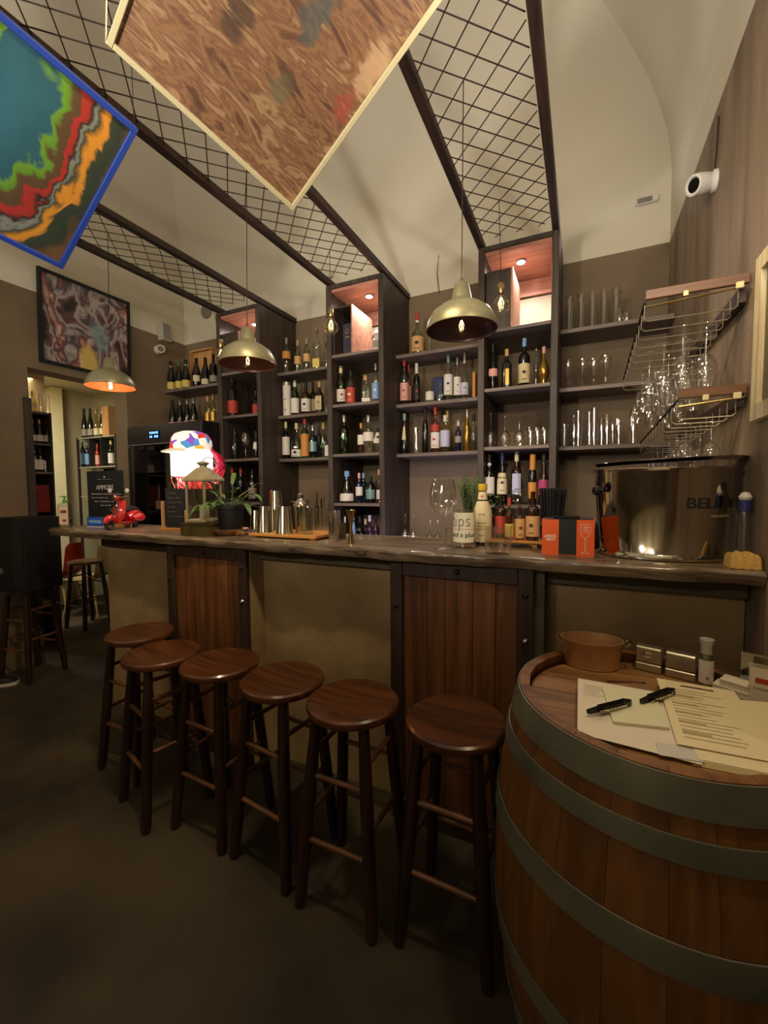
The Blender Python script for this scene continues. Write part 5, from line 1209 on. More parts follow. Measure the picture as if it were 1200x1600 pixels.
# small decanter behind the plant
p = Bp(392, 820); p.y = 2.0
t = thing('decanter', 'small clear decanter of dark drink between plant and tumblers', 'decanter', (p.x, p.y, BT)); MB().lathe([(0, 0), (.028, 0), (.032, .01), (.028, .05), (.012, .085), (.011, .12), (.016, .125)], 20).build('glass_body', CLEARE, t)
MB().lathe([(0, .003), (.027, .003), (.030, .012), (.027, .045), (0, .045)], 20).build('drink', mat('dark_drink', srgb(40, 18, 12), .2), t)
# bamboo tray with tumblers
tl, tc_, tr = Bp(398, 838), Bp(480, 846), Bp(507, 836)
c_ = (Bp(392, 834) + Bp(505, 838)) / 2
t = thing('bamboo_tray', 'rectangular bamboo board carrying the metal tumblers', 'tray', (-1.435, 1.90, BT), .0)
box('board', BAMBOO, (0, 0, .016), (.44, .26, .016), t, bev=.003)
for sx in (-1, 1):
    for sy in (-1, 1): box('foot', BAMBOO, (sx * .19, sy * .10, .004), (.03, .03, .008), t)
TZ = BT + .0245
TSTEEL = mat('brushed_tumbler_steel', srgb(196, 188, 166), .16, metal=1)
def tin(lab, px, pb, pt, wpx, y, z, name='shaker_tin', grp='steel shaker tins on the bamboo board', tap=.72, m_=TSTEEL, flip=False):
    a, b = onY(px - wpx / 2, pt, y), onY(px + wpx / 2, pt, y); r_ = rwid(px, wpx, pt, y); h_ = a.z - z; x = (a.x + b.x) / 2; e = .001
    pr = [(0, 0), (r_ * tap, 0), (r_ * tap + .0008, .004), (r_, h_ - .002), (r_ + .001, h_), (r_ - e, h_), (r_ * tap - e, .004), (0, .004)]
    M = (Matrix.Translation((0, 0, h_)) @ Matrix.Rotation(PI, 4, 'X')) if flip else None
    return tag(MB().lathe(pr, 28, M).build(name, m_, None, (x, y, z)), lab, 'tin', grp), x, h_
tin('steel shaker tin, leftmost at the front of the bamboo board', 413, 0, 791, 24, 1.83, TZ, flip=True)
tin('steel shaker tin, second from the left at the front of the bamboo board', 444, 0, 791, 28, 1.82, TZ, flip=True)
tin('steel shaker tin standing taller, in the row behind', 431, 0, 767, 24, 1.95, TZ, flip=True)
tin('steel shaker tin between the front tins and the cobbler shaker', 399, 0, 797, 18, 1.95, TZ, flip=True)
# mixing glass and cobbler shaker
p = onY(480, 800, 1.85)
o = MB().lathe([(0, 0), (.034, 0), (.036, .01), (.038, .145), (.036, .147), (.034, .14), (.032, .016), (0, .014)], 28).build('mixing_glass', CLEARE, None, (p.x, 1.84, TZ)); tag(o, 'tall clear mixing glass at the right end of the bamboo board', 'glass')
p = onY(470, 790, 1.95); h = onY(470, 771, 1.95).z - TZ
t = thing('cocktail_shaker', 'steel cocktail shaker with knobbed top behind the mixing glass', 'shaker', (p.x, 1.95, TZ))
MB().lathe([(0, 0), (.028, 0), (.030, .004), (.042, h * .6), (.043, h * .64)], 28).build('cup', CHROME, t); MB().lathe([(.043, h * .64), (.043, h * .67), (.036, h * .76), (.020, h * .84), (.018, h * .86)], 28).build('shoulder', CHROME, t)
MB().lathe([(.019, h * .86), (.021, h * .97), (.017, h), (0, h * 1.005)], 24).build('knob_cap', CHROME, t)
p = onY(463, 800, 1.82); tag(MB().tube((0, 0, 0), (0, 0, .13), .006, .006, 12).path([(0, 0, .13), (.0, 0, .16), (-.012, 0, .168), (-.03, 0, .172)], [.007, .007, .005, .003], 8).build('bar_pourer', BRASS, None, (p.x, 1.82, TZ)), 'slim brass-coloured muddler with bent spout before the shaker', 'tool')
# glasses behind right of tray
for i, (px, pt) in enumerate(((497, 793), (508, 793))):
    p = onY(px, pt, 2.02); tumbler('rocks_glass', 'rocks glass behind the plastic cups, %s' % ('left one', 'right one')[i], p.x, 2.02, BT, .036, p.z - BT, 'rocks glasses behind the cups')
# stack of clear plastic cups
p = onY(521, 846, 1.80); h = onY(521, 797, 1.80).z - BT
t = thing('cup_stack', 'stack of clear plastic cups standing left of the brass jigger', 'cups', (p.x, 1.80, BT))
for i in range(6):
    o = MB().lathe([(0, .001), (.024, .001), (.034, h - .045), (.035, h - .044), (.0345, h - .046), (.0235, .003), (0, .003)], 24, Matrix.Translation((0, 0, i * .008))).build('cup', CLEAR, t)
# small metal cup and jigger
tin('small dull metal cup behind the jigger', 534, 0, 817, 15, 1.93, BT, 'metal_cup', None, .8, mat('dull_pewter', srgb(120, 110, 86), .35, metal=.9))
p = Bp(547, 850); h = ztop(p, 547, 797); 
o = MB().lathe([(.012, 0), (.0165, 0), (.0165, .003), (.006, h * .5), (.0225, h), (.0215, h), (.005, h * .53), (0, h * .53)], 28).build('jigger', BRASS, None, (p.x, p.y + .01, BT)); tag(o, 'tall double-ended brass jigger', 'jigger')
# wine glass
p = Bp(691, 858); h = ztop(p, 691, 748)
o = wineglass('wine_glass', 'tall wine glass with a large bowl left of the tips jar', (p.x, p.y + .02, BT), h, rwid(693, 44, 790, p.y), None, False, 'wine', 36)
# rosemary and basil pots behind the jar
def herb(lab, px, py, pt, y, n, basil=False):
    p = onY(px, py, y); top = onY(px, pt, y).z - BT
    t = thing('herb_pot', lab, 'plant', (p.x, y, BT)); MB().lathe([(0, 0), (.03, 0), (.037, .07), (.039, .075), (.034, .075), (.032, .06), (0, .06)], 24).build('pot', mat('clay_grey_pot', srgb(90, 80, 66), .8), t)
    rnd = random.Random(px)
    for i in range(n):
        a_ = rnd.uniform(0, 2 * PI); rr = rnd.uniform(0, .03); L_ = (top - .06) * rnd.uniform(.7, 1.0); lean = rnd.uniform(0, .25)
        pts = [Vector((rr * math.cos(a_), rr * math.sin(a_), .058))]; v = Vector((math.cos(a_) * lean, math.sin(a_) * lean, 1)).normalized()
        for k_ in range(5): pts.append(pts[-1] + v * L_ / 5); v = (v + Vector((rnd.uniform(-.08, .08), rnd.uniform(-.08, .08), 0))).normalized()
        st_ = MB().path(pts, .0018, 5).build('sprig', GREEN2, t)
        m = MB()
        if basil:
            for k_ in range(2, 6):
                for s_ in range(2): an = k_ + s_ * PI; leaf(m, pts[k_], (math.cos(an), math.sin(an), .3), .04, .014, 1.0, 4)
        else:
            for k_ in range(int(L_ / .004)):
                u = k_ * .004 / L_ * 5; q0 = pts[min(4, int(u))]; q1 = pts[min(5, int(u) + 1)]; q_ = q0.lerp(q1, u - int(u)); an = k_ * 2.4
                d = Vector((math.cos(an), math.sin(an), 1.0)).normalized() * .021; s_ = d.cross(Vector((0, 0, 1))).normalized() * .0018
                m.add([tuple(q_ - s_), tuple(q_ + s_), tuple(q_ + d)], [(0, 1, 2)])
        o = m.build('leaves', GREEN if basil else GREEN2, st_ if 0 else t); o['kind'] = 'stuff'
    return t
herb('bushy rosemary in a pot behind the tips jar', 735, 820, 738, 2.03, 44)
herb('broad-leaved basil in a pot behind the cream-labelled bottle', 774, 820, 770, 2.085, 7, True)
# tips jar
p = Bp(724, 858); yj = p.y + .045; a, b = onY(709, 820, yj), onY(743, 820, yj); r = (b - a).length / 2; h = onY(724, 796, yj).z - BT
t = thing('tips_jar', 'glass jar with a handwritten paper reading tips', 'jar', ((a.x + b.x) / 2, yj, BT), .0)
MB().lathe([(0, 0), (r * .94, 0), (r, .006), (r, h), (r - .003, h), (r - .003, .012), (0, .010)], 32).build('glass_body', CLEAR, t)
az = -PI / 2 - .15
lb_ = MB().lathe([(r + .0008, h * .17), (r + .0008, h * .93)], 26, a0=az - 1.35, a1=az + 1.35).build('paper_label', mat('ruled_paper', srgb(236, 226, 196), .8), t)
def wrap_text(s, size, m_, parent, r_, z, a_c, bold=0, sx=1):
    o = text(s, size, m_, parent, Matrix.Identity(4), bold=bold, ext=.0002, sx=sx)
    for v in o.data.vertices: x, y, zz = v.co; an = a_c + x / r_; rr = r_ + .0012 + zz; v.co = (rr * math.cos(an), rr * math.sin(an), z + y)
    return o
GLY = [[(-1.9, 1.0), (-1.95, -.4), (-1.75, -.75), (-1.5, -.7)], [(-2.2, .5), (-1.55, .55)], [(-1.2, .45), (-1.22, -.7)], [(-1.2, .95), (-1.19, 1.02)], [(-.6, .45), (-.62, -1.5)], [(-.6, .3), (-.2, .5), (.1, .2), (.05, -.4), (-.3, -.65), (-.6, -.45)], [(1.15, .45), (.75, .55), (.55, .3), (.8, 0), (1.15, -.25), (1.0, -.6), (.5, -.6)]]
k2 = h * .155; mb = MB()
for st_ in GLY:
    q2 = []
    for (a_, b_) in zip(st_, st_[1:]):
        for i in range(5): u = i / 5; q2.append((a_[0] + (b_[0] - a_[0]) * u, a_[1] + (b_[1] - a_[1]) * u))
    q2.append(st_[-1]); mb.path([((r + .0012) * math.cos(az + .25 + x * k2 / r), (r + .0012) * math.sin(az + .25 + x * k2 / r), h * .69 + y * k2) for x, y in q2], .0016, 5)
mb.build('lettering', INK, lb_)
wrap_text('(and a plus)'[1:-1], h * .17, INK, lb_, r, h * .36, az + .2, bold=.0003)
MB().lathe([(r + .001, h * .5), (r + .001, h * .51)], 24, a0=az - 1.3, a1=az + 1.3).build('red_rule', LB['red'], lb_)
p = Bp(704, 853); o = MB().lathe([(0, 0), (.016, 0), (.016, .01), (.013, .085), (.012, .085), (.015, .012), (0, .004)], 20).build('cup_tube', CLEAR, None, (p.x - .005, yj + .02, BT)); tag(o, 'narrow clear measuring cup against the left side of the tips jar', 'cup')
# cream labelled bitters bottle with yellow cap
p = Bp(753, 852); yj = p.y + .02; a, b = onY(740, 820, yj), onY(768, 820, yj); r = (b - a).length / 2; h = onY(753, 756, yj).z - BT
t = thing('bitters_bottle', 'bottle in an oversized cream paper label with a yellow cap', 'bottle', ((a.x + b.x) / 2, yj, BT), .1)
zz = .0
MB().lathe([(0, zz), (r, zz), (r, h * .55), (r * .55, h * .74), (r * .42, h * .78), (r * .40, h * .88), (0, h * .88)], 28).build('glass_body', BBR, t)
MB().lathe([(r + .001, h * .06), (r + .001, h * .56), (r * .62, h * .72)], 28).build('paper_label', LB['cream'], t); MB().lathe([(r * .56, h * .745), (r * .46, h * .87)], 24).build('neck_label', LB['cream'], t)
MB().lathe([(r * .47, h * .89), (r * .5, h * .9), (r * .5, h), (0, h)], 24).build('cap', mat('yellow_cap', srgb(216, 176, 50), .4), t)
for z_, w_ in ((.5, .8), (.36, 1.1), (.31, .9), (.26, 1.1), (.16, .8)): MB().lathe([(r + .0018, h * z_), (r + .0018, h * (z_ + .018))], 14, a0=-PI / 2 - w_ / 2, a1=-PI / 2 + w_ / 2).build('printed_line', FAINT, t)
MB().lathe([(0, .001), (.005, .001), (.005, 0)], 12, face_mat((0, -r * .55, h * .8), (0, -1, .2))).build('red_dot', LB['red'], t)
# bamboo stand and the bottles on it
SZ = .030
t = thing('bottle_stand', 'low bamboo stand with feet carrying the small bottles', 'stand', (-.305, 1.985, BT), .0)
box('board', BAMBOO, (0, 0, SZ - .007), (.40, .15, .012), t, bev=.004)
for sx in (-.6, .6): box('foot', BAMBOO, (sx * .2, 0, (SZ - .0135) / 2), (.02, .12, SZ - .0135), t)
SZ = BT + SZ + .0001
def sb(px, pt, w, kind, gl, lb, cp, lab, **kw):
    y = kw.pop('y', 1.975); a, b = onY(px - w / 2, pt, y), onY(px + w / 2, pt, y); return bottle((a.x + b.x) / 2, y, SZ, a.z - SZ, rwid(px, w, pt, y) * .97, kind, gl, lab, cp, lb, group='bottles on the bamboo stand', **kw)
sb(783, 772, 20, 'spirit', 'BR', 'red', None, 'dark bottle with reddish label at the left of the bamboo stand', l0=.1, l1=.5, y=2.01)
sb(796, 780, 14, 'spirit', 'AM', 'yellow', 'red', 'small amber sauce bottle with yellow label and red cap', l0=.08, l1=.4, y=1.935)
sb(812, 790, 17, 'spirit', 'AM', 'tan', None, 'bottle with ornate tan label in the middle of the bamboo stand', l0=.05, l1=.62, mark='brown', y=1.965)
sb(833, 768, 22, 'spirit', 'BR', 'tan', None, 'dark bottle with wide gold-tan label at the right of the bamboo stand', l0=.08, l1=.5, mark='brown', y=1.965)
o = bottle(onY(810, 800, 2.09).x, 2.095, BT, onY(810, 763, 2.09).z - BT, .048, 'jar', 'CL', 'wide clear round-shouldered bottle behind the small bottles', None, None)
# crystal glass
p = Bp(757, 866)
pc = Bp(778, 868); yj = pc.y + .045; a, b = onY(757, 840, yj), onY(800, 840, yj); r = (b - a).length / 2; h = onY(778, 822, yj).z - BT
m = MB(); pr = []
for z_, k_ in ((0, .86), (.006, .9), (h * .45, .97), (h * .5, 1), (h, 1.0)): pr.append((r * k_, z_))
m.lathe([(0, 0)] + pr + [(r * .95, h), (r * .88, .02), (0, .016)], 32); o = m.build('crystal_tumbler', CLEAR, None, ((a.x + b.x) / 2, yj, BT)); tag(o, 'heavy cut crystal tumbler at the front edge of the bar', 'glass')
mm = MB()
for i in range(16):
    a_ = i * PI / 8
    for s_ in (-1, 1): mm.path([(r * .90 * math.cos(a_), r * .90 * math.sin(a_), .006), (r * 1.0 * math.cos(a_ + s_ * .4), r * 1.0 * math.sin(a_ + s_ * .4), h * .55)], .0013, 5)
oc = mm.build('cut_facets', CLEAR, o)
# napkin holder, orange with black centre
a, b = Bp(847, 866), Bp(929, 871)
t = thing('napkin_holder', 'bright orange napkin holder with black napkins and white drink drawing', 'holder', ((a.x + b.x) / 2, a.y + .055, BT), math.atan2(b.y - a.y, b.x - a.x))
w_ = (b - a).length; h = onY(847, 811, a.y).z - BT; ORG = mat('orange_card', srgb(236, 92, 16), .45)
pw = w_ * .33
for sx in (-1, 1): box('side_panel', ORG, (sx * (w_ / 2 - pw / 2), -.052, h / 2), (pw, .004, h), t); box('back_panel', ORG, (sx * (w_ / 2 - pw / 2), .052, h / 2), (pw, .004, h), t); box('end_panel', ORG, (sx * (w_ / 2 - .002), 0, h / 2), (.004, .10, h), t)
box('bottom_panel', ORG, (0, 0, .004), (w_ - .01, .10, .006), t)
for i in range(6): box('napkin', BLACK, (0, -.046 + i * .017, h * .50 + .003), (w_ - .012, .0155, h * .98), t)
box('black_clip', BLACKG, (-.005, -.040, h + .008), (w_ * .5, .025, .012), t, bev=.002)
LW = mat('white_print', srgb(240, 226, 205), .6)
text('APEROL', .0145, LW, t, face_mat((-w_ / 2 + pw / 2, -.0545, h * .52), (0, -1, 0)) @ Matrix.Shear('XZ', 4, (0, 0)) @ Matrix.Rotation(.08, 4, 'Z'), bold=.0004, sx=.85)
text('SPRITZ', .0125, LW, t, face_mat((-w_ / 2 + pw / 2 + .002, -.0545, h * .43), (0, -1, 0)) @ Matrix.Rotation(.08, 4, 'Z'), bold=.0004, sx=.85)
gx = w_ / 2 - pw / 2; m = MB(); yy = -.0548
cup = [(-.017, h * .88), (-.019, h * .70), (-.012, h * .56), (0, h * .50), (.012, h * .56), (.019, h * .70), (.017, h * .88), (-.017, h * .88)]
m.path([(gx + x, yy, z) for x, z in cup], .0008, 5); m.path([(gx - .002, yy, h * .50), (gx - .002, yy, h * .14), (gx - .014, yy, h * .09), (gx + .014, yy, h * .09), (gx + .002, yy, h * .14), (gx + .002, yy, h * .50)], .0008, 5)
for (cx2, cz2, rr) in ((-.005, .72, .007), (.006, .68, .006), (.002, .78, .007)): m.path([(gx + cx2 + rr * math.cos(i * PI / 3 + cz2 * 9), yy, h * cz2 + rr * math.sin(i * PI / 3 + cz2 * 9)) for i in range(7)], .0008, 5)
m.path([(gx - .018, yy, h * .80), (gx + .018, yy, h * .80)], .0007, 5)
m.build('glass_drawing', LW, t)
# straws in a black cup
xs_, ys_ = onY(862, 820, 2.03).x, 2.03
t = thing('straw_cup', 'black cup packed with black drinking straws behind the orange holder', 'straws', (xs_, ys_, BT))
MB().lathe([(0, 0), (.045, 0), (.050, .09), (.048, .09), (.043, .003), (0, .003)], 28).build('cup', BLACK, t)
top = onY(862, 762, ys_).z - BT; rnd = random.Random(8)
for i in range(90):
    a_ = i * 2.39996; rr = .040 * math.sqrt(i / 90); lx, ly = rr * math.cos(a_), rr * math.sin(a_)
    MB().tube((lx * .8, ly * .8, .005), (lx * 1.45, ly * 1.45, top * rnd.uniform(.96, 1.0)), .003, n=6).build('straw', BLACK, t)
# wedge of black coasters right of the holder
p = Bp(938, 862); t = tag(MB().box((0, 0, .055), (.055, .06, .11), bev=.002).build('black_box', BLACK, None, (p.x - .02, p.y + .12, BT)), 'small black box between the orange holder and the steel bucket', 'box')
# steel bucket
pl, pr_ = onZ(943, 855, BT), onZ(1142, 862, BT)
ybk = 1.90; xl, xr = onY(950, 800, ybk).x, onY(1160, 800, ybk).x
cxb = .265; t = thing('steel_bucket', 'large oval polished steel wine bucket lettered in black', 'bucket', (cxb, 1.905, BT), 0)
h = onY(1050, 731, 1.75).z - BT
rx = .228
prb = [(0, .0), (rx * .90, 0), (rx * .945, .004), (rx * .95, .012), (rx * .90, .02), (rx * .885, .024), (rx * .93, h * .4), (rx * .985, h * .97), (rx * 1.0, h * .985), (rx * 1.01, h), (rx * .99, h), (rx * .97, h * .96), (rx * .87, .03), (0, .03)]
MB().lathe(prb, 72, sy=.80).build('body', mat('bucket_steel', srgb(206, 200, 182), .10, metal=1), t, ang=40)
MB().path([(rx * 1.005 * math.cos(i * PI / 36), rx * 1.005 * .80 * math.sin(i * PI / 36), h) for i in range(73)], .0035, 8).build('rim', CHROME, t)
for aa in (-PI / 2 - 1.08, -PI / 2 + 2.06):
    ex, ey = rx * .985 * math.cos(aa), rx * .80 * .985 * math.sin(aa); nrm = Vector((math.cos(aa), math.sin(aa) / .8, 0)).normalized()
    MB().lathe([(0, 0), (.008, 0), (.008, .012), (.017, .016), (.019, .026), (.014, .034), (0, .036)], 24, face_mat((ex, ey, h * .76), nrm)).build('knob', BLACKG, t)
bt = text('BELLAVISTA', .050, INK, t, Matrix.Identity(4), bold=.0008, ext=.0002, align='LEFT', sx=1.22)
def wrapb(o, a_c, z):
    for v in o.data.vertices:
        x, y, zz_ = v.co; an = a_c + x / (rx * .93); rr = rx * (.93 + .055 * ((z + y) / h - .4) / .57) + .0012 + zz_; v.co = (rr * math.cos(an), rr * .80 * math.sin(an), z + y)
wrapb(bt, -PI / 2 + .24, h * .62)
em = MB().lathe([(0, 0), (.014, 0), (.014, .0006), (0, .0006)], 24).build('emblem', INK, t); 
for v in em.data.vertices: v.co.x += .125
wrapb(em, -PI / 2 + .27, h * .80)
o = text('FRANCIACORTA', .011, FAINT, t, Matrix.Identity(4), ext=.0002, align='LEFT', sx=1.2); 
for v in o.data.vertices: v.co.x += .08
wrapb(o, -PI / 2 + .27, h * .49)
# tray resting on the bucket
t2 = tag(MB().lathe([(0, -.002), (rx * 1.0, -.002), (rx * 1.06, .008), (rx * 1.075, .009), (rx * 1.075, .011), (rx * 1.05, .011), (rx * .99, .002), (0, .002)], 64, sy=.8).build('steel_tray', CHROME, None, (cxb + .012, 1.91, BT + h + .022)), 'round-edged steel tray resting slightly tilted on the bucket', 'tray'); t2.rotation_euler.y = -.035
# yellow cloth
p = Bp(1145, 880)
def cloth():
    m = MB(); nx, ny = 26, 12; vs = []; fs = []; w_, d_ = .082, .088
    for j in range(ny + 1):
        for i in range(nx + 1):
            u, v = i / nx, j / ny; ed = min(u, 1 - u, v, 1 - v); z = .046 * min(1, ed * 9) ** .5 + .004 * math.sin(u * 9 + v * 4) * min(1, ed * 6) + .003 * math.sin(u * 21)
            vs.append((w_ * (u - .0) , d_ * (v - .5), max(z, .001)))
    for j in range(ny):
        for i in range(nx): a = j * (nx + 1) + i; fs.append((a, a + 1, a + nx + 2, a + nx + 1))
    k = len(vs); m.add(vs + [(0, -d_ / 2, 0), (w_, -d_ / 2, 0), (w_, d_ / 2, 0), (0, d_ / 2, 0)], fs + [(k + 3, k + 2, k + 1, k)], True)
    return m.build('folded_cloth', mat('yellow_cloth', srgb(206, 164, 84), .9, var=.15, scale=14, bump=.5, bscale=90), None, (.428, 1.716, BT), ang=80)
tag(cloth(), 'folded mustard yellow cloth at the right end of the bar', 'cloth')
# clear bag/bottle with blue cap behind the cloth
t = thing('water_jug', 'clear plastic jug with blue band and white lid against the right wall', 'jug', (.489, 1.784, BT))
MB().lathe([(0, 0), (.018, 0), (.020, .01), (.020, .12), (.017, .17), (.014, .19), (.0, .19)], 28).build('body', glass('cloudy_plastic', (.86, .86, .92), .08, .12), t)
MB().lathe([(.016, .178), (.018, .18), (.018, .215), (.016, .217), (0, .217)], 24).build('blue_band', LB['navy'], t); MB().lathe([(.016, .217), (.019, .225), (.011, .24), (0, .244)], 24).build('white_lid', WHITE, t)

# ================================================================ GLASS RACKS
def rack(lab, xl_, y0, y1, za, zb_, nw, grp):
    t = thing('glass_rack', lab, 'rack', (xl_, y0, za), group='hanging glass racks'); w_ = XR - .006 - xl_; L_ = y1 - y0; dz = (zb_ - za) / L_
    box('front_board', wood('rack_board', srgb(112, 76, 46), srgb(78, 50, 32), .5, 'X'), (w_ / 2, 0, .018), (w_, .016, .034), t, bev=.002)
    MB().box((w_ - .014, L_ / 2, .010 + dz * L_ / 2), (.02, L_ - .02, .05)).build('wall_board', STILE, t)
    MB().tube((0, .008, -.004), (0, L_, -.004 + dz * L_), .005, n=8).build('rail', IRON, t)
    MB().tube((0, -.012, -.030), (w_ - .01, -.012, -.012), .004, n=8).build('front_wire', BRASS, t)
    MB().box((w_ - .03, -.015, -.006), (.022, .012, .022), bev=.002).build('bracket', CREAM, t); MB().box((w_ * .4, -.015, -.004), (.018, .010, .020), bev=.002).build('bracket', BRASS if zb_ > 2 else CREAM, t)
    for i in range(nw):
        y = .02 + (L_ - .03) * i / (nw - 1); z = dz * y
        MB().path([(0, y, z - .003), (0, y, z - .060), (.012, y, z - .070), (w_ - .035, y, z - .070), (w_ - .024, y, z - .060), (w_ - .024, y, z - .003)], .0026, 6).build('wire_loop', SATIN, t)
    return w_, dz, L_
w_, dz, L_ = rack('upper wire glass rack with a wooden front board on the right wall', .20, 1.905, 2.82, 2.198, 2.115, 11, None)
RN = ['front', 'second', 'third', 'fourth', 'fifth', 'sixth', 'rear']
for j in range(7):
    y = 1.905 + .02 + (L_ - .03) * (1 + j * 1.35) / 10 + .024
    xs2 = [.262, .335, .408, .475] if j % 2 == 0 else [.30, .372, .445]
    if j == 0: xs2 = [.345, .42]
    for i, x in enumerate(xs2):
        if x > .46: continue
        big_ = j < 3 or i > 0; hh_ = .235 if big_ else .20; z = 2.198 + dz * (y - 1.905) - .0665
        wineglass('hanging_wine_glass', 'wine glass hanging upside down in the upper rack, %s row, %s from the left' % (RN[j], ORD[i]), (x, y, z - hh_), hh_, .038 if big_ else .034, 'glasses hanging in the upper rack', True)
w_, dz, L_ = rack('lower wire glass rack with a wooden front board on the right wall', .31, 1.885, 3.0, 1.817, 1.765, 12, None)
k = 0
for j in range(6):
    for i in range(2):
        x = .362 + i * .082; y = 1.885 + .02 + (L_ - .03) * (1 + j * 1.75) / 11 + .024; z = 1.817 + dz * (y - 1.885) - .0665; k += 1
        wineglass('hanging_wine_glass', 'stemmed glass hanging in the lower rack, %s row, %s one' % (['front', 'second', 'third', 'fourth', 'fifth', 'rear'][j], ('left', 'right')[i]), (x, y, z - .17), .17, .034, 'glasses hanging in the lower rack', True)

# ================================================================ FIXTURES
def cctv(lab, p, nrm, aim, s_=1):
    t = thing('security_camera', lab, 'camera', p); n = Vector(nrm).normalized(); a = Vector(aim).normalized()
    M0 = face_mat((0, 0, 0), n); MB().lathe([(0, 0), (.045, 0), (.045, .012), (.03, .022), (0, .022)], 24, M0).build('mount', WHITE, t)
    c_ = n * .05; M1 = face_mat(c_, a)
    MB().lathe([(0, -.05), (.03, -.045), (.044, -.02), (.046, .03), (.042, .05), (.034, .052), (.030, .046), (0, .046)], 28, M1).build('housing', WHITE, t)
    MB().lathe([(0, .048), (.028, .048), (.029, .0465)], 24, M1).build('lens', BLACKG, t)
cctv('white bullet security camera high on the right wall', (XR - .001, 2.42, 2.86), (-1, 0, 0), (-.9, -.62, -.25))
tag(MB().path([(XR - .004, 2.44, 2.9), (XR - .004, 2.42, 2.98), (XR - .004, 2.40, 3.12)], .003, 6).build('camera_cable', IRON), 'thin cable rising from the security camera on the right wall', 'cable')
cctv('white security camera high on the left wall in the corner', (XL + .001, 3.24, 3.03), (1, 0, 0), (.80, -.58, -.18))
t = thing('emergency_light', 'slim pale emergency light high on the upper back wall at right', 'light', (.37, YB - .006, 3.50))
box('body', WHITE, (0, -.012, 0), (.14, .03, .045), t, bev=.006); box('grey_window', mat('grey_window', srgb(120, 116, 106), .4), (-.015, -.028, -.003), (.09, .004, .032), t, bev=.001)
p = onX(257, 518, XL + .03)
t = thing('wall_speaker', 'pale grey box speaker above the left security camera', 'speaker', (XL + .005, 3.30, 3.23)); box('body', mat('pale_grey_box', srgb(170, 166, 150), .6), (.04, 0, 0), (.08, .11, .19), t, bev=.004); box('grille', mat('grey_grille', srgb(140, 136, 124), .7), (.081, 0, .0), (.003, .09, .15), t)
p = onY(290, 490, 3.35)
t = thing('ceiling_spot', 'round dark ceiling fixture in the left back corner', 'light', (p.x + .05, YB - .004, 3.50)); MB().lathe([(0, 0), (.075, 0), (.07, .02), (.03, .035), (0, .035)], 24, face_mat((0, 0, 0), (0, -1, -.2))).build('disc', mat('grey_fixture', srgb(130, 122, 104), .6), t)
# cable across the floor
tag(MB().path([tuple(q_ + Vector((0, 0, .003))) for q_ in jp], .004, 6).build('floor_cable', mat('pale_cable', srgb(120, 108, 84), .6)), 'thin pale cable curving over the floor at the left', 'cable')
tag(MB().path([(-1.15, 3.598, 3.17), (-1.16, 3.56, 3.32), (-1.14, 3.55, 3.46)], .003, 6).build('loose_wire', IRON), 'loose dark wire standing up above the big brass lamp', 'wire')

# ================================================================ FRIDGE
t = thing('wine_fridge', 'tall black wine fridge with glass door and blue display in the back left corner', 'fridge', (-3.725, 2.865, 0))
fw_, fh, fd = 1.05, 2.14, .62
FB = mat('fridge_black', srgb(30, 25, 27), .35)
for sx in (-1, 1): box('side_wall', FB, (sx * (fw_ / 2 - .02), fd / 2, fh / 2), (.04, fd, fh), t, bev=.004)
box('top_wall', FB, (0, fd / 2, fh - .02), (fw_ - .08, fd, .04), t); box('back_wall', FB, (0, fd - .01, fh / 2), (fw_ - .08, .02, fh - .08), t); box('bottom_wall', FB, (0, fd / 2, .1), (fw_ - .08, fd, .2), t)
hd2 = box('header_panel', FB, (0, -.006, fh - .10), (fw_, .02, .17), t, bev=.003)
box('header_trim', mat('grey_trim', srgb(110, 100, 100), .4), (0, -.018, fh - .19), (fw_, .006, .010), t)
DISP = mat('blue_led', (.1, .25, 1), emit=(.12, .32, 1), estr=5)
px_, pz_ = onY(241, 679, 2.85).x + 3.725, onY(241, 679, 2.85).z
dp = box('display', BLACKG, (px_, -.018, pz_), (.16, .003, .075), t)
for r_ in range(2):
    for c2 in range(6): 
        if not (r_ == 1 and c2 == 2): box('led_digit', DISP, (px_ - .055 + c2 * .022, -.0205, pz_ + .018 - r_ * .038), (.009, .002, .020), dp, rz=0)
for sx in (-1, 1): box('door_stile', FB, (sx * (fw_ / 2 - .035), -.006, (fh - .2) / 2 + .02), (.07, .02, fh - .26), t, bev=.002)
box('door_rail', FB, (0, -.006, .14), (fw_ - .14, .02, .2), t)
box('glass_door', glass('smoked_door_glass', (.74, .70, .68), .05, .03), (0, -.004, (fh - .2) / 2 + .1), (fw_ - .145, .006, fh - .42), t)
for z in (.35, .8, 1.25, 1.68): box('wire_shelf', mat('grey_wire_shelf', srgb(70, 64, 64), .5, metal=.5), (0, fd / 2 - .01, z), (fw_ - .09, fd - .05, .01), t)
for i in range(6):
    bottle(-3.72 - .36 + i * .135, 3.06 + .03 * (i % 2), 1.2556, .32, .038, 'champ', ('D', 'K', 'PG', 'D', 'PG', 'K')[i], 'wine bottle inside the fridge, %s from the left on the eye-level shelf' % ORD[i], ('black', 'red', 'silver', 'gold', 'black', 'silver')[i], ('cream', 'white', 'white', 'grey', 'cream', 'white')[i], .12, .4, group='bottles inside the wine fridge')
light('fridge_lamp', 'AREA', (-3.72, 3.0, 1.98), 2.4, (.95, .85, .8), .3, (-3.72, 3.15, 0))

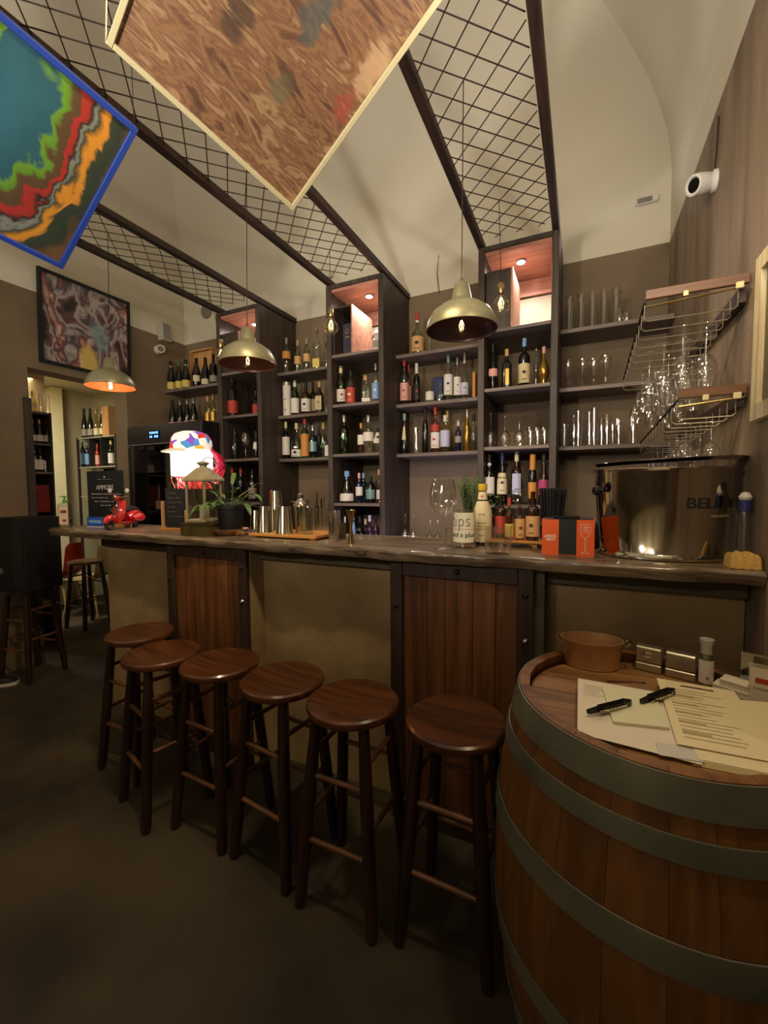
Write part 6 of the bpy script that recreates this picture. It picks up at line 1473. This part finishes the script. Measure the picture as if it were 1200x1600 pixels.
# ================================================================ BACK ROOM
DK = mat('dark_cabinet', srgb(34, 28, 24), .6)
XC_ = -4.66
ya, yb2 = onX(44, 700, XC_).y - .05, onX(83, 700, XC_).y
t = thing('bottle_cabinet', 'narrow dark cabinet of bottles seen through the doorway', 'cabinet', (XC_ - .15, (ya + yb2) / 2, 0)); cw = yb2 - ya
lv = [onX(60, 643, XC_).z, onX(60, 692, XC_).z, onX(60, 737, XC_).z]
for s_ in (-1, 1): box('side_panel', DARKWOOD, (0, s_ * (cw / 2 - .008), lv[0] / 2), (.30, .016, lv[0]), t)
box('back_panel', mat('warm_cabinet_back', srgb(150, 124, 88), .7), (-.146, 0, lv[0] / 2), (.008, cw - .034, lv[0]), t)
for z in lv + [.4, .9, 1.25]: box('shelf', DARKWOODX, (.0, 0, z - .01), (.298, cw - .034, .018), t)
box('red_panel', mat('dark_red_panel', srgb(120, 24, 20), .4), (.10, .0, 1.42), (.02, cw - .06, .26), t)
box('metal_ornament', CHROME, (.115, -.02, 1.42), (.01, .03, .10), t, bev=.004)
xb_ = XC_ - .08
for i, px in enumerate((50, 61, 73)):
    p = onX(px, 660, xb_); bottle(xb_, p.y, lv[1] + .0001, onX(px, 656, xb_).z - lv[1], .032, 'champ', 'D', 'gold-capped champagne bottle, %s from left in the doorway cabinet' % ORD[i], 'gold', 'white', .1, .36, group='bottles in the doorway cabinet').rotation_euler.z = PI / 2
for i, px in enumerate((54, 62)):
    p = onX(px, 700, xb_); bottle(xb_, p.y, lv[2] + .0001, onX(px, 699, xb_).z - lv[2], .030, 'wine', 'K', 'dark bottle with white label low in the doorway cabinet, %s' % ('left one', 'right one')[i], 'black', 'white', .1, .5, group='bottles in the doorway cabinet').rotation_euler.z = PI / 2
for i, px in enumerate((70, 77)):
    p = onX(px, 715, xb_); tumbler('small_tumbler', 'small tumbler low in the doorway cabinet, %s one' % ('left', 'right')[i], xb_, p.y, lv[2] + .0001, .024, .11, 'tumblers in the doorway cabinet')
p = onX(51, 640, xb_); bottle(xb_, p.y, lv[0] + .0001, .19, .032, 'spirit', 'YL', 'pale yellow bottle standing on top of the doorway cabinet', 'cream', 'cream', .2, .45).rotation_euler.z = PI / 2
for i, px in enumerate((64, 75)): p = onX(px, 640, xb_); tumbler('glass_jar', 'tall glass jar on top of the doorway cabinet, %s' % ('left', 'right')[i], xb_, p.y, lv[0] + .0001, .026, .19, 'glass jars on the doorway cabinet')
tag(box('leaning_board', DARKWOOD, (XL + .022, 1.985, 1.14), (.03, .05, 2.28), None), 'tall dark board against the left edge of the doorway', 'board')
struct(box('wall_warm_of_back_room', mat('warm_beige_paint', srgb(196, 168, 118), .85), (XC_ - .42, (ya + yb2) / 2 + .05, 1.45), (.06, cw + .2, 2.7)))
# white post
pa, pb_ = onX(84, 700, -6.1).y, onX(101, 700, -6.1).y
struct(box('trim_1', mat('cream_post_paint', srgb(226, 218, 182), .7, var=.06, scale=9), (-6.17, (pa + pb_) / 2, 1.41), (.14, pb_ - pa, 2.80)))
# shelving unit
t = thing('wine_shelving', 'dark metal shelving unit of bottles standing in the back room', 'shelving', (-5.60, 3.33, 0))
w_ = .80
for sx in (-1, 1):
    for sy in (0, 1): box('post', DK, (sx * (w_ / 2 - .012), .012 + sy * .33, 1.09), (.024, .024, 2.18), t)
for z in (2.175, 1.80, 1.42, 1.0, .4): box('shelf', mat('pale_shelf_metal', srgb(150, 146, 126), .5), (0, .175, z - .008), (w_ - .05, .33, .014), t)
box('divider', DK, (.08, .175, 1.98), (.012, .32, .36), t); box('divider', DK, (-.16, .175, 1.98), (.012, .32, .36), t); box('back_panel', DK, (0, .355, 1.3), (w_, .006, 1.74), t)
for i, (px, gl, cp, lb) in enumerate(((131, 'K', 'black', 'grey'), (140.5, 'K', 'black', 'grey'), (150, 'YL', 'gold', 'cream'), (159, 'D', 'silver', 'cream'))):
    p = onY(px, 641, 3.44); bottle(p.x, 3.44, 2.1752, onY(px, 639, 3.44).z - 2.1752, .036, 'champ', gl, '%s bottle on top of the back room shelving, %s from the left' % (('black', 'black', 'pale yellow', 'dark green')[i], ORD[i]), cp, lb, .1, .32, group='bottles on top of the back room shelving')
for i, (px, gl, cp, lb) in enumerate(((129, 'NV', 'teal', 'blue'), (136, 'NV', 'teal', 'blue'), (146, 'RD', 'red', 'red'), (152, 'RD', 'red', 'pink'), (163, 'K', 'black', 'grey'), (173.5, 'PG', 'yellow', 'white'))):
    p = onY(px, 700, 3.44); zt_ = 1.8052 if i < 4 else 1.8052; bottle(p.x, 3.44, zt_, onY(px, (686, 689, 694, 694, 704, 688)[i], 3.44).z - zt_, .027 if i < 4 else .036, 'wine', gl, '%s bottle inside the back room shelving, %s from the left' % (('blue labelled', 'blue labelled', 'red', 'red and pink', 'dark', 'pale tall')[i], ORD[i]), cp, lb, .1, .5, group='bottles inside the back room shelving')
for i in range(6):
    x = -5.90 + i * .118; bottle(x, 3.44, 1.4252, .30, .034, 'champ', 'K', 'black bottle on the third shelf of the back room shelving, %s from the left' % ORD[i], ('silver', 'white')[i % 2], 'grey', .1, .35, group='bottles inside the back room shelving')
p0, p1 = onY(167, 650, 3.46), onY(177, 650, 3.46)
tag(MB().box((0, 0, .19), (p1.x - p0.x, .13, .38), bev=.003).build('wooden_box', PALEW, None, ((p0.x + p1.x) / 2, 3.46, 2.1752)), 'narrow pale wooden wine box standing right on the back room shelving', 'box')
# shell chairs
def shell_chair(lab, x, y, rz, shell, grp=None):
    t = thing('shell_chair', lab, 'chair', (x, y, 0), rz, 'shell chairs in the back room')
    m = MB(); vs = []; fs = []; rows = [(-.20, .45), (-.08, .435), (.08, .435), (.17, .455), (.21, .52), (.225, .64), (.235, .80), (.24, .84)]; hw = [.20, .22, .22, .22, .215, .21, .19, .14]
    for (y_, z_), w_ in zip(rows, hw):
        for j in range(7): v = -1 + j / 3; vs.append((v * w_, y_ - (.03 * v * v if z_ > .5 else 0), z_ + (.025 * v * v if z_ < .5 else 0)))
    k = len(vs); vs += [(a, b - .004, c - .010) for a, b, c in vs]
    for i in range(7):
        for j in range(6): a = i * 7 + j; q = (a, a + 1, a + 8, a + 7); fs.append(q); fs.append(tuple(reversed([x_ + k for x_ in q])))
    per = [j for j in range(7)] + [i * 7 + 6 for i in range(1, 8)] + [49 + j for j in range(5, -1, -1)] + [i * 7 for i in range(6, 0, -1)]
    for i in range(len(per)): a, b = per[i], per[(i + 1) % len(per)]; fs.append((a, b, b + k, a + k))
    m.add(vs, fs, True); m.build('shell', shell, t, ang=60)
    for sx in (-1, 1):
        for sy in (-1, 1): MB().tube((sx * .12, sy * .11, .428), (sx * .20, sy * .19, 0), .016, .010, 10).build('leg', wood('pale_beech', srgb(190, 160, 110), srgb(160, 130, 84), .5, 'Z'), t)
    return t
shell_chair('red shell chair with pale wooden legs beyond the end of the bar', -5.95, 3.02, -1.0, mat('red_shell', srgb(140, 32, 20), .45))
shell_chair('beige shell chair with pale wooden legs behind the dark back room stool', -5.40, 3.06, -1.0, mat('beige_shell', srgb(176, 152, 108), .5))
# white shoe at the floor by the left edge
t = thing('sneaker', 'dark sneaker with white sole on the floor at the left edge', 'shoe', (-4.06, 1.60, 0), .7)
MB().path([(-.10, 0, .014), (-.04, 0, .014), (.03, 0, .014), (.09, 0, .014), (.125, 0, .014)], [.013, .014, .014, .014, .012], 10).add([], []).build('sole_core', WHITE, t)
def shoe_shape(zs, k):
    m = MB(); pts = [(-.13, .0), (-.11, .036), (-.04, .034), (.04, .044), (.10, .042), (.14, .02), (.14, -.02), (.10, -.04), (.04, -.042), (-.04, -.034), (-.11, -.036)]
    n = len(pts); vs = []
    for z, s_ in zs:
        for x, y in pts: vs.append((x * (s_ if x > 0 or z < .05 else 1), y * s_, z if x < .02 or z < .03 else min(z, .03 + (z - .03) * .45)))
    fs = [tuple(reversed(range(n))), tuple(range(len(vs) - n, len(vs)))]
    for i in range(len(zs) - 1):
        for j in range(n): a, b = i * n + j, i * n + (j + 1) % n; fs.append((a, b, b + n, a + n))
    return m.add(vs, fs, True)
shoe_shape([(0, 1), (.024, 1.0)], 0).build('sole', WHITE, t); shoe_shape([(.0245, .96), (.05, .92), (.08, .7), (.095, .6)], 0).build('upper', BLACK, t)
